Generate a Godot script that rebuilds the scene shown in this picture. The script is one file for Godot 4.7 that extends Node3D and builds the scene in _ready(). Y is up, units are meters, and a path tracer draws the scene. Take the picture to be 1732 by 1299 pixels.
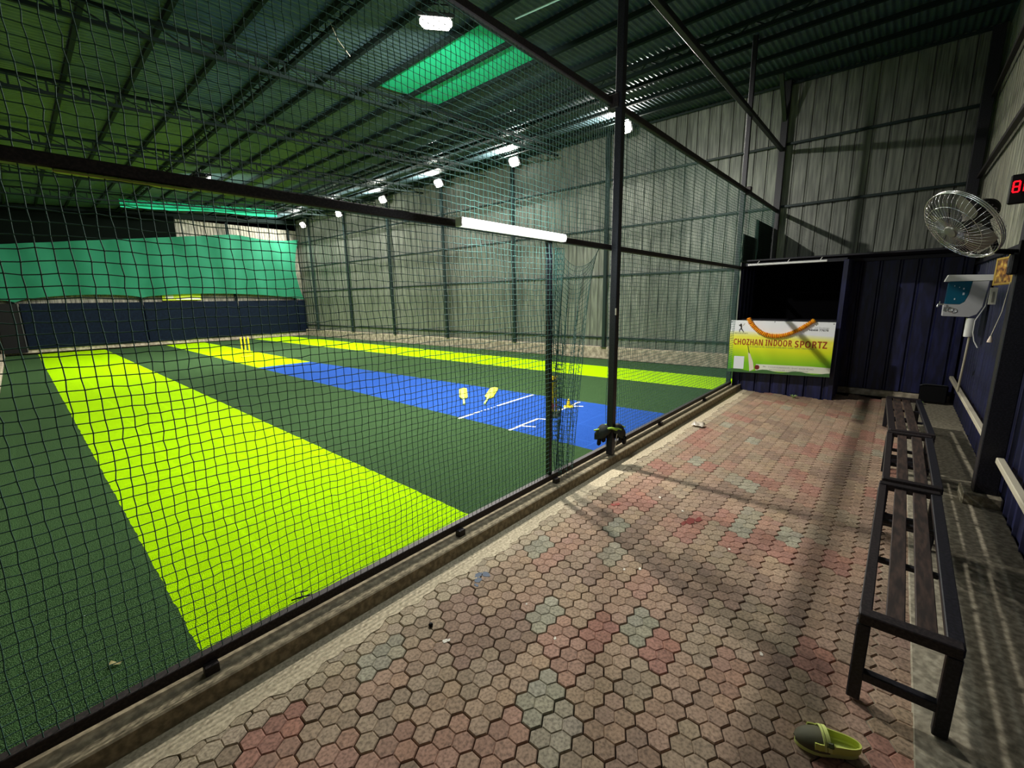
extends Node3D
# Indoor cricket net seen from the paved spectators' walk. Plan units are camera heights:
# a runs along the fence, b across the turf, u up; P() turns them into metres.
const H := 1.85
var M := {}
var taken := {}

func P(a: float, b: float, u: float) -> Vector3:
	return Vector3(a, u, -b) * H

func roof_u(a: float) -> float:
	return 3.08 + 0.06 * a

func front_a(b: float) -> float:
	return 6.56 - 0.04 * b

# ------------------------------------------------------------------ mesh builder
class MB:
	var v := PackedVector3Array()
	var n := PackedVector3Array()
	var t := PackedVector2Array()
	var col := PackedColorArray()
	func tri(a: Vector3, b: Vector3, c: Vector3, out: Vector3) -> void:
		var k := (b - a).cross(c - a)
		if k.length_squared() < 1e-16: return
		k = k.normalized()
		if k.dot(out) < 0.0:
			k = -k
			v.append_array([a, b, c])
		else:
			v.append_array([a, c, b])
		n.append_array([k, k, k])
	func quad(a: Vector3, b: Vector3, c: Vector3, d: Vector3, out: Vector3) -> void:
		tri(a, b, c, out)
		tri(a, c, d, out)
	func tri_s(a: Vector3, b: Vector3, c: Vector3, na: Vector3, nb: Vector3, nc: Vector3) -> void:
		var k := (b - a).cross(c - a)
		if k.length_squared() < 1e-18: return
		if k.dot(na + nb + nc) < 0.0:
			v.append_array([a, b, c])
			n.append_array([na, nb, nc])
		else:
			v.append_array([a, c, b])
			n.append_array([na, nc, nb])
	func quad_s(a: Vector3, b: Vector3, c: Vector3, d: Vector3, na: Vector3, nb: Vector3, nc: Vector3, nd: Vector3) -> void:
		tri_s(a, b, c, na, nb, nc)
		tri_s(a, c, d, na, nc, nd)
	# chamfered box
	func box(c: Vector3, s: Vector3, bev := 0.004, bs := Basis()) -> void:
		var h := s * 0.5
		bev = minf(bev, minf(h.x, minf(h.y, h.z)) * 0.9)
		var i := h - Vector3.ONE * bev
		for ax in 3:
			var j := (ax + 1) % 3
			var k := (ax + 2) % 3
			for sg in [-1.0, 1.0]:
				var q := []
				for w in [[-1, -1], [1, -1], [1, 1], [-1, 1]]:
					var p := Vector3()
					p[ax] = sg * h[ax]
					p[j] = w[0] * i[j]
					p[k] = w[1] * i[k]
					q.append(c + bs * p)
				var o := Vector3()
				o[ax] = sg
				quad(q[0], q[1], q[2], q[3], bs * o)
			if bev > 0.0:
				for s1 in [-1.0, 1.0]:
					for s2 in [-1.0, 1.0]:
						var q := []
						for w in [[0, -1], [0, 1], [1, 1], [1, -1]]:
							var p := Vector3()
							p[ax] = w[1] * i[ax]
							p[j] = s1 * (h[j] if w[0] == 0 else i[j])
							p[k] = s2 * (i[k] if w[0] == 0 else h[k])
							q.append(c + bs * p)
						var o := Vector3()
						o[j] = s1
						o[k] = s2
						quad(q[0], q[1], q[2], q[3], bs * o)
		if bev > 0.0:
			for sx in [-1.0, 1.0]:
				for sy in [-1.0, 1.0]:
					for sz in [-1.0, 1.0]:
						var sv := Vector3(sx, sy, sz)
						tri(c + bs * (sv * Vector3(h.x, i.y, i.z)), c + bs * (sv * Vector3(i.x, h.y, i.z)), c + bs * (sv * Vector3(i.x, i.y, h.z)), bs * sv)
	# box along a line
	func bar(p0: Vector3, p1: Vector3, w: float, h: float, bev := 0.003, up := Vector3.UP) -> void:
		var z := (p1 - p0)
		var l := z.length()
		z /= l
		var x := up.cross(z)
		if x.length() < 0.01: x = Vector3.RIGHT.cross(z)
		x = x.normalized()
		box((p0 + p1) * 0.5, Vector3(w, h, l), bev, Basis(x, z.cross(x), z))
	# round tube through points
	func tube(pts: Array, r: float, sides := 8, caps := true) -> void:
		var rings := []
		var norms := []
		var u := Vector3.ZERO
		for i in pts.size():
			var d: Vector3 = (pts[mini(i + 1, pts.size() - 1)] - pts[maxi(i - 1, 0)]).normalized()
			if u == Vector3.ZERO:
				u = d.cross(Vector3.UP if absf(d.y) < 0.9 else Vector3.RIGHT).normalized()
			else:
				u = (u - d * u.dot(d)).normalized()
			var w := d.cross(u)
			var ring := []
			var nr := []
			for k in sides:
				var an := TAU * k / sides
				var o := u * cos(an) + w * sin(an)
				ring.append(pts[i] + o * r)
				nr.append(o)
			rings.append(ring)
			norms.append(nr)
		for i in pts.size() - 1:
			for k in sides:
				var k2 := (k + 1) % sides
				quad_s(rings[i][k], rings[i][k2], rings[i + 1][k2], rings[i + 1][k], norms[i][k], norms[i][k2], norms[i + 1][k2], norms[i + 1][k])
		if caps:
			for e in [0, pts.size() - 1]:
				var d: Vector3 = pts[0] - pts[1] if e == 0 else pts[-1] - pts[-2]
				for k in range(1, sides - 1):
					tri(rings[e][0], rings[e][k], rings[e][k + 1], d)
	# surface of revolution about xf's y; profile [r, y]
	func lathe(prof: Array, sides: int, xf := Transform3D()) -> void:
		for i in prof.size() - 1:
			var a: Vector2 = prof[i]
			var b: Vector2 = prof[i + 1]
			var nn := Vector2(b.y - a.y, a.x - b.x).normalized()
			for k in sides:
				var t0 := TAU * k / sides
				var t1 := TAU * (k + 1) / sides
				var c0 := Vector3(cos(t0), 0, sin(t0))
				var c1 := Vector3(cos(t1), 0, sin(t1))
				var Y := Vector3.UP
				quad_s(xf * (c0 * a.x + Y * a.y), xf * (c1 * a.x + Y * a.y), xf * (c1 * b.x + Y * b.y), xf * (c0 * b.x + Y * b.y),
					xf.basis * (c0 * nn.x + Y * nn.y), xf.basis * (c1 * nn.x + Y * nn.y), xf.basis * (c1 * nn.x + Y * nn.y), xf.basis * (c0 * nn.x + Y * nn.y))
	# polygon (xy of xf) pushed along xf's z by depth
	func extrude(poly: PackedVector2Array, depth: float, xf := Transform3D()) -> void:
		var ids := Geometry2D.triangulate_polygon(poly)
		var cen := Vector2()
		for p in poly: cen += p
		cen /= poly.size()
		for i in range(0, ids.size(), 3):
			for zz in [0.0, depth]:
				var q := []
				for k in 3: q.append(xf * Vector3(poly[ids[i + k]].x, poly[ids[i + k]].y, zz))
				tri(q[0], q[1], q[2], xf.basis.z * (1.0 if zz > 0.0 else -1.0))
		var cw := Geometry2D.is_polygon_clockwise(poly)
		for i in poly.size():
			var p := poly[i]
			var r := poly[(i + 1) % poly.size()]
			var e := r - p
			var o := Vector2(e.y, -e.x) * (-1.0 if cw else 1.0)
			quad(xf * Vector3(p.x, p.y, 0), xf * Vector3(r.x, r.y, 0), xf * Vector3(r.x, r.y, depth), xf * Vector3(p.x, p.y, depth), xf.basis * Vector3(o.x, o.y, 0))
	# grid surface, two sided with thickness th; f(i,j) in an array of rows
	func grid(rows: Array, th := 0.0) -> void:
		var nr := rows.size()
		var nc: int = rows[0].size()
		var nn := []
		for i in nr:
			var line := []
			for j in nc:
				var du: Vector3 = rows[mini(i + 1, nr - 1)][j] - rows[maxi(i - 1, 0)][j]
				var dv: Vector3 = rows[i][mini(j + 1, nc - 1)] - rows[i][maxi(j - 1, 0)]
				line.append(du.cross(dv).normalized())
			nn.append(line)
		for i in nr - 1:
			for j in nc - 1:
				var a: Vector3 = rows[i][j]
				var b: Vector3 = rows[i + 1][j]
				var c: Vector3 = rows[i + 1][j + 1]
				var d: Vector3 = rows[i][j + 1]
				quad_s(a, b, c, d, nn[i][j], nn[i + 1][j], nn[i + 1][j + 1], nn[i][j + 1])
				if th > 0.0:
					quad_s(a - nn[i][j] * th, b - nn[i + 1][j] * th, c - nn[i + 1][j + 1] * th, d - nn[i][j + 1] * th, -nn[i][j], -nn[i + 1][j], -nn[i + 1][j + 1], -nn[i][j + 1])
		if th > 0.0:
			for i in nr - 1:
				for j in [0, nc - 1]:
					var o: Vector3 = rows[i][j] - rows[i][1 if j == 0 else nc - 2]
					quad(rows[i][j], rows[i + 1][j], rows[i + 1][j] - nn[i + 1][j] * th, rows[i][j] - nn[i][j] * th, o)
			for j in nc - 1:
				for i in [0, nr - 1]:
					var o: Vector3 = rows[i][j] - rows[1 if i == 0 else nr - 2][j]
					quad(rows[i][j], rows[i][j + 1], rows[i][j + 1] - nn[i][j + 1] * th, rows[i][j] - nn[i][j] * th, o)
	func mesh() -> ArrayMesh:
		var arr := []
		arr.resize(Mesh.ARRAY_MAX)
		arr[Mesh.ARRAY_VERTEX] = v
		arr[Mesh.ARRAY_NORMAL] = n
		if t.size() == v.size(): arr[Mesh.ARRAY_TEX_UV] = t
		if col.size() == v.size(): arr[Mesh.ARRAY_COLOR] = col
		var m := ArrayMesh.new()
		m.add_surface_from_arrays(Mesh.PRIMITIVE_TRIANGLES, arr)
		return m

# ------------------------------------------------------------------ nodes
func numbered(parent: Node, called: String) -> String:
	var key := str(parent.get_instance_id()) + called
	var k: int = taken.get(key, 0)
	taken[key] = k + 1
	return called if k == 0 else "%s_%03d" % [called, k]

func tag(o: Node, label: String, category: String, group := "", kind := "") -> void:
	o.set_meta("label", label)
	if category: o.set_meta("category", category)
	if group: o.set_meta("group", group)
	if kind: o.set_meta("kind", kind)

func thing(called: String, label: String, category: String, at := Vector3.ZERO, group := "", kind := "") -> Node3D:
	var o := Node3D.new()
	o.name = numbered(self, called)
	o.position = at
	add_child(o, true)
	tag(o, label, category, group, kind)
	return o

# mesh given in world coordinates, hung under parent
func obj(mb: MB, called: String, mat: Material, parent: Node3D = null, label := "") -> MeshInstance3D:
	var par: Node3D = parent if parent else self
	var inv := par.global_transform.affine_inverse()
	if inv != Transform3D():
		for i in mb.v.size(): mb.v[i] = inv * mb.v[i]
		if inv.basis != Basis():
			for i in mb.n.size(): mb.n[i] = inv.basis * mb.n[i]
	var o := MeshInstance3D.new()
	o.name = numbered(par, called)
	o.mesh = mb.mesh()
	o.material_override = mat
	par.add_child(o, true)
	if label: o.set_meta("label", label)
	return o

func inst(m: Mesh, called: String, mat: Material, parent: Node3D, xf: Transform3D) -> MeshInstance3D:
	var o := MeshInstance3D.new()
	o.name = numbered(parent, called)
	o.mesh = m
	o.material_override = mat
	parent.add_child(o, true)
	o.global_transform = xf
	return o

func text(s: String, height: float, width: float, xf: Transform3D, mat: Material, parent: Node3D, called := "lettering", weight := 400) -> void:
	var f := SystemFont.new()
	f.font_names = PackedStringArray(["Droid Sans"])
	f.font_weight = weight
	var tm := TextMesh.new()
	tm.text = s
	tm.font = f
	tm.font_size = 32
	tm.pixel_size = 0.01
	tm.depth = 0.02
	tm.curve_step = 1.0
	tm.horizontal_alignment = HORIZONTAL_ALIGNMENT_LEFT
	tm.vertical_alignment = VERTICAL_ALIGNMENT_CENTER
	var bb := tm.get_aabb()
	var sx := width / maxf(bb.size.x, 0.001) if width > 0.0 else height / bb.size.y
	var sy := height / maxf(bb.size.y, 0.001)
	var o := MeshInstance3D.new()
	o.name = numbered(parent, called)
	o.mesh = tm
	o.material_override = mat
	parent.add_child(o, true)
	var b := Basis(xf.basis.x * sx, xf.basis.y * sy, xf.basis.z * 0.08)
	o.global_transform = Transform3D(b, xf.origin - xf.basis.x * bb.position.x * sx - xf.basis.y * (bb.position.y + bb.size.y * 0.5) * sy)

# ------------------------------------------------------------------ materials
func noise_tex(sd: int, freq: float, cols: Array, offs: Array, size := 512, oct := 5) -> NoiseTexture2D:
	var f := FastNoiseLite.new()
	f.seed = sd
	f.noise_type = FastNoiseLite.TYPE_SIMPLEX_SMOOTH
	f.frequency = freq
	f.fractal_octaves = oct
	var g := Gradient.new()
	g.colors = PackedColorArray(cols)
	g.offsets = PackedFloat32Array(offs)
	var t := NoiseTexture2D.new()
	t.width = size
	t.height = size
	t.seamless = true
	t.noise = f
	t.color_ramp = g
	return t

func bump_tex(sd: int, freq: float, size := 512, oct := 4) -> NoiseTexture2D:
	var f := FastNoiseLite.new()
	f.seed = sd
	f.frequency = freq
	f.fractal_octaves = oct
	var t := NoiseTexture2D.new()
	t.width = size
	t.height = size
	t.seamless = true
	t.noise = f
	return t

func mat(c: Color, rough := 0.7, metal := 0.0, spec := 0.5) -> StandardMaterial3D:
	var m := StandardMaterial3D.new()
	m.albedo_color = c
	m.roughness = rough
	m.metallic = metal
	m.metallic_specular = spec
	return m

func tmat(tex: Texture2D, scale: Vector3, rough := 0.7, metal := 0.0, tint := Color.WHITE) -> StandardMaterial3D:
	var m := mat(tint, rough, metal)
	m.albedo_texture = tex
	m.uv1_triplanar = true
	m.uv1_world_triplanar = true
	m.uv1_scale = scale
	return m

func glow(c: Color, e: float) -> StandardMaterial3D:
	var m := mat(c, 0.5)
	m.emission_enabled = true
	m.emission = c
	m.emission_energy_multiplier = e
	return m

func C(r: float, g: float, b: float) -> Color:
	return Color(r / 255.0, g / 255.0, b / 255.0)

func make_materials() -> void:
	var streak := noise_tex(3, 0.012, [C(112, 114, 110), C(134, 137, 131), C(146, 149, 142), C(168, 170, 162)], [0.2, 0.45, 0.6, 0.85])
	var streak2 := noise_tex(9, 0.02, [C(92, 94, 90), C(122, 124, 118), C(136, 138, 131), C(156, 158, 149)], [0.2, 0.42, 0.6, 0.85])
	var rusty := noise_tex(12, 0.018, [C(70, 48, 34), C(120, 95, 72), C(165, 160, 150), C(195, 192, 184)], [0.3, 0.42, 0.52, 0.8])
	M.zinc = [tmat(streak, Vector3(2.1, 0.12, 2.1), 0.5, 0.2, C(202, 205, 200)), tmat(streak2, Vector3(1.9, 0.1, 1.9), 0.55, 0.2, C(202, 205, 200)), tmat(streak, Vector3(2.3, 0.16, 2.3), 0.5, 0.2, C(212, 214, 210))]
	M.zinc_pale = [tmat(streak, Vector3(0.9, 0.3, 0.9), 0.6, 0.1, C(250, 244, 228)), tmat(streak, Vector3(1.3, 0.2, 1.3), 0.6, 0.1, C(240, 232, 214))]
	M.rusty = tmat(rusty, Vector3(1.2, 0.15, 1.2), 0.75, 0.1)
	var rt := noise_tex(21, 0.02, [C(47, 64, 68), C(53, 71, 76), C(59, 78, 83)], [0.3, 0.5, 0.75])
	M.roof = tmat(rt, Vector3(0.4, 0.4, 0.4), 0.42, 0.08)
	M.roof.metallic_specular = 0.5
	M.steel_green = mat(C(14, 27, 25), 0.85, 0.0, 0.3)
	M.steel_teal = mat(C(15, 35, 35), 0.5, 0.2)
	M.steel_navy = tmat(noise_tex(33, 0.05, [C(18, 18, 24), C(28, 28, 38), C(40, 36, 44)], [0.3, 0.55, 0.8]), Vector3(2, 2, 2), 0.5, 0.2)
	M.steel_dark = tmat(noise_tex(34, 0.05, [C(24, 18, 20), C(38, 30, 32), C(52, 42, 42)], [0.3, 0.55, 0.8]), Vector3(2, 2, 2), 0.55, 0.2)
	M.blue = tmat(noise_tex(41, 0.015, [C(16, 18, 46), C(22, 25, 62), C(30, 34, 77)], [0.25, 0.5, 0.8]), Vector3(1.5, 0.25, 1.5), 0.5, 0.1)
	M.navy_mat = tmat(noise_tex(43, 0.03, [C(9, 17, 30), C(11, 21, 36), C(14, 25, 41)], [0.25, 0.5, 0.8]), Vector3(0.7, 0.5, 0.7), 0.75)
	M.black = mat(C(11, 11, 13), 0.6, 0.0, 0.3)
	M.shade_black = mat(C(9, 14, 12), 0.95, 0.0, 0.1)
	var pv0 := noise_tex(62, 0.03, [C(190, 186, 180), C(216, 214, 212), C(232, 230, 228), C(250, 250, 250)], [0.2, 0.42, 0.6, 0.85], 512, 6)
	var conc := noise_tex(51, 0.02, [C(138, 131, 116), C(160, 152, 135), C(176, 168, 150), C(196, 188, 170)], [0.2, 0.42, 0.6, 0.82], 512, 6)
	M.concrete = tmat(conc, Vector3(1.9, 1.9, 1.9), 0.9, 0.0, C(222, 220, 212))
	M.concrete.heightmap_enabled = false
	M.kerb = tmat(conc, Vector3(1.8, 1.8, 1.8), 0.9, 0.0, C(206, 198, 180))
	M.cement = tmat(pv0, Vector3(2.6, 2.6, 2.6), 0.92, 0.0, C(222, 208, 178))
	M.white_kerb = tmat(conc, Vector3(0.6, 0.6, 0.6), 0.9, 0.0, C(250, 245, 240))
	M.sand = mat(C(58, 48, 40), 1.0)
	# pavers
	var pv := noise_tex(61, 0.03, [C(178, 176, 174), C(216, 214, 212), C(232, 230, 228), C(250, 250, 250)], [0.2, 0.42, 0.6, 0.85], 512, 6)
	M.paver = []
	for c in [C(182, 153, 130), C(180, 152, 129), C(186, 160, 134), C(182, 145, 125), C(181, 134, 117), C(169, 145, 123), C(162, 136, 117), C(171, 162, 141), C(176, 171, 150), C(176, 156, 132)]:
		var m := tmat(pv, Vector3(3.1, 3.1, 3.1), 0.88, 0.0, c)
		m.vertex_color_use_as_albedo = true
		M.paver.append(m)
	var pc := tmat(pv, Vector3(4, 4, 4), 0.92, 0.0, C(199, 183, 157))
	pc.vertex_color_use_as_albedo = true
	M.paver_cement = pc
	# turf
	var tg := noise_tex(71, 0.14, [C(24, 45, 24), C(50, 79, 45), C(74, 105, 66), C(112, 140, 99)], [0.22, 0.44, 0.6, 0.85], 512, 5)
	M.turf_green = tmat(tg, Vector3(1.6, 1.6, 1.6), 0.95)
	var tl := noise_tex(73, 0.14, [C(150, 208, 0), C(178, 240, 0), C(186, 248, 0), C(202, 254, 12)], [0.22, 0.42, 0.58, 0.85], 512, 5)
	M.turf_lime = tmat(tl, Vector3(1.6, 1.6, 1.6), 0.95)
	var tb := noise_tex(75, 0.14, [C(40, 81, 167), C(49, 95, 188), C(58, 106, 201)], [0.25, 0.5, 0.8], 512, 4)
	M.turf_blue = tmat(tb, Vector3(1.6, 1.6, 1.6), 0.95)
	var hb := bump_tex(77, 0.2, 512, 3)
	for k in ["turf_green", "turf_lime", "turf_blue"]:
		M[k].heightmap_enabled = true
		M[k].heightmap_texture = hb
		M[k].heightmap_scale = 1.6
	for k in ["turf_green", "turf_lime", "turf_blue"]: M[k].metallic_specular = 0.12
	M.navy_mat.metallic_specular = 0.2
	M.line = mat(C(240, 240, 245), 0.9)
	M.cord = mat(C(44, 82, 72), 0.8)
	M.emerald = mat(C(14, 104, 75), 0.9)
	M.emerald.backlight_enabled = true
	M.emerald.backlight = C(10, 70, 50)
	M.wood = tmat(noise_tex(81, 0.02, [C(34, 23, 18), C(52, 37, 30), C(70, 52, 43)], [0.25, 0.5, 0.8]), Vector3(0.5, 3.0, 3.0), 0.65)
	M.lime_plastic = mat(C(206, 224, 70), 0.5)
	M.yellow = mat(C(250, 222, 8), 0.45)
	M.orange = mat(C(250, 172, 24), 0.8)
	M.cream = mat(C(196, 188, 166), 0.6)
	M.white = mat(C(226, 226, 222), 0.5)
	M.chrome = mat(C(206, 206, 204), 0.22, 0.9)
	M.body_grey = mat(C(70, 72, 74), 0.5, 0.4)
	M.flood = glow(Color(1.0, 0.98, 0.94), 9.0)
	M.tube = glow(Color(1.0, 1.0, 1.0), 7.0)
	M.red_led = glow(Color(1.0, 0.04, 0.12), 1.6)

# ------------------------------------------------------------------ main
func _ready() -> void:
	camera_and_air()
	make_materials()
	setting()
	turf()
	fence()
	nets()
	lamps()
	kiosk()
	sign_board()
	hall_ends()
	cricket_things()
	benches()
	right_wall_things()
	small_things()

func camera_and_air() -> void:
	# the photograph's two vanishing points give the lens and the turn of the camera (image 1732 x 1299)
	var va := Vector2(1525 - 866, 495 - 649.5)
	var vb := Vector2(21 - 866, 520 - 649.5)
	var f := sqrt(-va.dot(vb))
	var A := Vector3(va.x, va.y, f).normalized()
	var B := Vector3(vb.x, vb.y, f).normalized()
	var U := A.cross(B)
	if U.y > 0: U = -U
	var cam := Camera3D.new()
	cam.name = "camera"
	cam.fov = rad_to_deg(2.0 * atan(649.5 / f))
	cam.near = 0.05
	cam.far = 200.0
	add_child(cam)
	cam.global_transform = Transform3D(Basis(Vector3(A.x, U.x, -B.x), -Vector3(A.y, U.y, -B.y), -Vector3(A.z, U.z, -B.z)), Vector3(0, H, 0))
	cam.current = true
	var we := WorldEnvironment.new()
	we.name = "air"
	var e := Environment.new()
	e.background_mode = Environment.BG_COLOR
	e.background_color = Color(0.004, 0.005, 0.007)
	e.tonemap_mode = Environment.TONE_MAPPER_LINEAR
	e.tonemap_exposure = 1.0
	e.sdfgi_enabled = true
	e.ssao_enabled = true
	e.ssil_enabled = true
	we.environment = e
	add_child(we)

# ------------------------------------------------------------------ setting
# trapezoid-ribbed metal sheet: x across, y along the ribs, ribs stand out along z
func sheet_mesh(width: float, length: float, pitch: float, rib := 0.02, top := 0.022, side := 0.016) -> ArrayMesh:
	var prof := []
	var x := pitch * 0.5
	prof.append(Vector2(0, 0))
	while x + top < width:
		prof.append(Vector2(x - top * 0.5 - side, 0))
		prof.append(Vector2(x - top * 0.5, rib))
		prof.append(Vector2(x + top * 0.5, rib))
		prof.append(Vector2(x + top * 0.5 + side, 0))
		x += pitch
	prof.append(Vector2(width, 0))
	var mb := MB.new()
	var th := 0.0015
	for i in prof.size() - 1:
		var a: Vector2 = prof[i]
		var b: Vector2 = prof[i + 1]
		var o := Vector3(-(b.y - a.y), 0, b.x - a.x)
		var a0 := Vector3(a.x, 0, a.y)
		var b0 := Vector3(b.x, 0, b.y)
		var L := Vector3(0, length, 0)
		var T := Vector3(0, 0, th)
		mb.quad(a0, b0, b0 + L, a0 + L, o)
		mb.quad(a0 - T, b0 - T, b0 + L - T, a0 + L - T, -o)
		mb.quad(a0, b0, b0 - T, a0 - T, Vector3.DOWN)
		mb.quad(a0 + L, b0 + L, b0 + L - T, a0 + L - T, Vector3.UP)
	return mb.mesh()

# a run of sheets from corner p along xdir, facing zdir
func sheets(parent: Node3D, p: Vector3, xdir: Vector3, zdir: Vector3, width: float, length: float, each: float, pitch: float, mats: Array, ydir := Vector3.UP, rib := 0.02, called := "metal_sheet", sd := 1) -> void:
	var count := int(round(width / each))
	each = width / count
	var m := sheet_mesh(each, length, pitch, rib)
	var rng := RandomNumberGenerator.new()
	rng.seed = sd
	for k in count:
		var q := p + xdir * each * k + zdir * (0.0015 * (k % 2))
		inst(m, called, mats[rng.randi() % mats.size()], parent, Transform3D(Basis(xdir, ydir, zdir), q))

func setting() -> void:
	# ground slab
	var fl := thing("floor", "concrete ground slab under the paved walk and the turf", "floor", Vector3.ZERO, "", "structure")
	var mb := MB.new()
	mb.box(Vector3(2.3, -0.16, -6.6) * Vector3(H, 1, H), Vector3(9.4 * H, 0.2, 16.0 * H), 0.0)
	obj(mb, "slab", M.sand, fl)
	pavers(fl)
	mb = MB.new()      # smeared cement along the kerb foot
	var last := []
	for k in 441:
		var a0 := -1.5 + k * 0.015
		var w := 1.105 - 0.008 * sin(k * 0.47) - 0.006 * sin(k * 1.31) - 0.010 * sin(k * 0.113)
		var y0 := Vector3(0, 0.0025, 0)
		var now := [P(a0, 1.2, 0) + Vector3(0, 0.012, 0), P(a0, 1.16, 0) + Vector3(0, 0.006, 0), P(a0, w, 0) + y0, P(a0, w, 0) - Vector3(0, 0.03, 0)]
		if last.size():
			for q in 3: mb.quad(last[q], last[q + 1], now[q + 1], now[q], Vector3.UP if q < 2 else Vector3.BACK)
		last = now
	obj(mb, "cement_strip", M.cement, fl)
	# concrete strip under the benches
	var cs := thing("floor", "bare concrete strip along the blue wall behind the benches", "floor", P(2, -0.3, 0), "", "structure")
	mb = MB.new()
	mb.box(P(1.75, -0.30, 0) + Vector3(0, -0.03, 0), Vector3(7.6 * H, 0.07, 0.33 * H), 0.008)
	obj(mb, "strip", M.concrete, cs)
	mb = MB.new()
	mb.box(P(1.75, -0.09, 0) + Vector3(0, -0.0325, 0), Vector3(7.6 * H, 0.05, 0.13 * H), 0.0)
	obj(mb, "mortar_bed", M.concrete, cs)
	# kerb carrying the fence
	var kb := thing("kerb", "low stepped concrete kerb under the net fence", "kerb", P(2, 1.2, 0), "", "structure")
	mb = MB.new()
	mb.box(P(1.75, 1.265, 0.0) + Vector3(0, 0.01, 0), Vector3(6.8 * H, 0.15, 0.13 * H), 0.008)
	obj(mb, "ledge", M.kerb, kb)
	mb = MB.new()
	mb.box(P(1.75, 1.203, 0.0) + Vector3(0, 0.02, 0), Vector3(6.8 * H, 0.175, 0.024 * H), 0.008)
	obj(mb, "lip", M.kerb, kb)
	# roof: green ribbed sheets on lattice girders and purlins
	var rf := thing("ceiling", "green ribbed metal roof over lattice girders", "ceiling", P(2, 5, 3.1), "", "structure")
	var d0 := P(-1.65, -0.5, roof_u(-1.65))
	var d1 := P(6.62, -0.5, roof_u(6.62))
	var yd := (d1 - d0).normalized()
	var zd := Vector3(yd.y, -yd.x, 0).normalized()
	var rlen := (d1 - d0).length()
	var nsheet := 26
	var sw := 14.4 * H / nsheet
	mb = MB.new()
	var per := 8
	var waves := 10
	for k in per * waves:
		var c := []
		for q in 2:
			var an := TAU * (k + q) / per
			var x := sw * (k + q) / (per * waves)
			var sl := cos(an) * 0.010 * TAU * waves / sw
			c.append([Vector3(x, 0, sin(an) * 0.010), Vector3(-sl, 0, 1).normalized()])
		var L := Vector3(0, rlen, 0)
		var T := Vector3(0, 0, 0.001)
		mb.quad_s(c[0][0], c[1][0], c[1][0] + L, c[0][0] + L, c[0][1], c[1][1], c[1][1], c[0][1])
		mb.quad_s(c[0][0] - T, c[1][0] - T, c[1][0] + L - T, c[0][0] + L - T, -c[0][1], -c[1][1], -c[1][1], -c[0][1])
	var rm := mb.mesh()
	for k in nsheet:
		inst(rm, "roof_sheet", M.roof, rf, Transform3D(Basis(yd.cross(zd), yd, zd), d0 + yd.cross(zd) * sw * k + zd * 0.002 * (k % 2)))
	for k in 14:
		var a := 0.444 * (k + 0.452)
		if k == 0: a = 0.2
		var y := roof_u(a) - 0.030
		var lat := k == 4 or k == 10
		mb = MB.new()
		mb.bar(P(a - (0.03 if lat else 0.0), -0.45, y), P(a - (0.03 if lat else 0.0), 13.85, y), 0.06, 0.07, 0.0)
		obj(mb, "purlin", M.steel_green, rf)
		if lat:
			mb = MB.new()
			mb.bar(P(a + 0.03, -0.45, y - 0.05), P(a + 0.03, 13.85, y - 0.05), 0.06, 0.06, 0.0)
			for j in 60:
				var b := -0.4 + j * 0.235
				mb.bar(P(a - 0.03, b, y), P(a + 0.03, b + 0.117, y - 0.05), 0.02, 0.02, 0.0)
				mb.bar(P(a + 0.03, b + 0.117, y - 0.05), P(a - 0.03, b + 0.235, y), 0.02, 0.02, 0.0)
			obj(mb, "lattice_purlin", M.steel_green, rf)
	for b in [4.42, 6.08, 7.95, 9.8, 11.6]:
		var f := func(a: float, drop: float) -> Vector3: return P(a, b, roof_u(a) - 0.075 - drop)
		mb = MB.new()
		mb.bar(f.call(-0.2, 0.0), f.call(6.2, 0.0), 0.045, 0.05, 0.0)
		obj(mb, "top_chord", M.steel_green, rf)
		mb = MB.new()
		mb.bar(f.call(-0.2, 0.115), f.call(6.2, 0.115), 0.045, 0.05, 0.0)
		obj(mb, "bottom_chord", M.steel_green, rf)
		mb = MB.new()
		var step := 0.24
		for j in 27:
			var a0 := -0.2 + j * step
			if a0 + step > 6.2: break
			mb.bar(f.call(a0, 0.0), f.call(a0, 0.115), 0.025, 0.025, 0.0, Vector3.BACK)
			mb.bar(f.call(a0, 0.0), f.call(a0 + step, 0.115), 0.018, 0.018, 0.0)
		obj(mb, "web_bars", M.steel_green, rf)
	var glow_green := mat(C(22, 196, 138), 0.7)
	# added emerald sheets, coloured to stand in for glow from the near floodlight
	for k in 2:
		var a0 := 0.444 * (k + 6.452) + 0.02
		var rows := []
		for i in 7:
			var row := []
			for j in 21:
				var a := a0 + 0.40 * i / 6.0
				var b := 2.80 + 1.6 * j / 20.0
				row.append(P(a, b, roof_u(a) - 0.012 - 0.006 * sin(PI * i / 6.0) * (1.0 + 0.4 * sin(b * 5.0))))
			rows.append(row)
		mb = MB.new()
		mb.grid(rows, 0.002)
		obj(mb, "painted_glow_sheet", glow_green, rf)
	# far long wall
	var wf := thing("wall_north", "tall grey ribbed metal wall with dark posts and girts", "wall", P(6.4, 6, 0), "", "structure")
	var w0 := P(front_a(13.9), 13.9, 0.2)
	var w1 := P(front_a(-0.5), -0.5, 0.2)
	var xd := (w1 - w0).normalized()
	var zn := xd.cross(Vector3.UP)
	sheets(wf, w0, xd, zn, (w1 - w0).length(), 3.3 * H, 1.08, 0.27, M.zinc, Vector3.UP, -0.03, "metal_sheet", 11)
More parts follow.
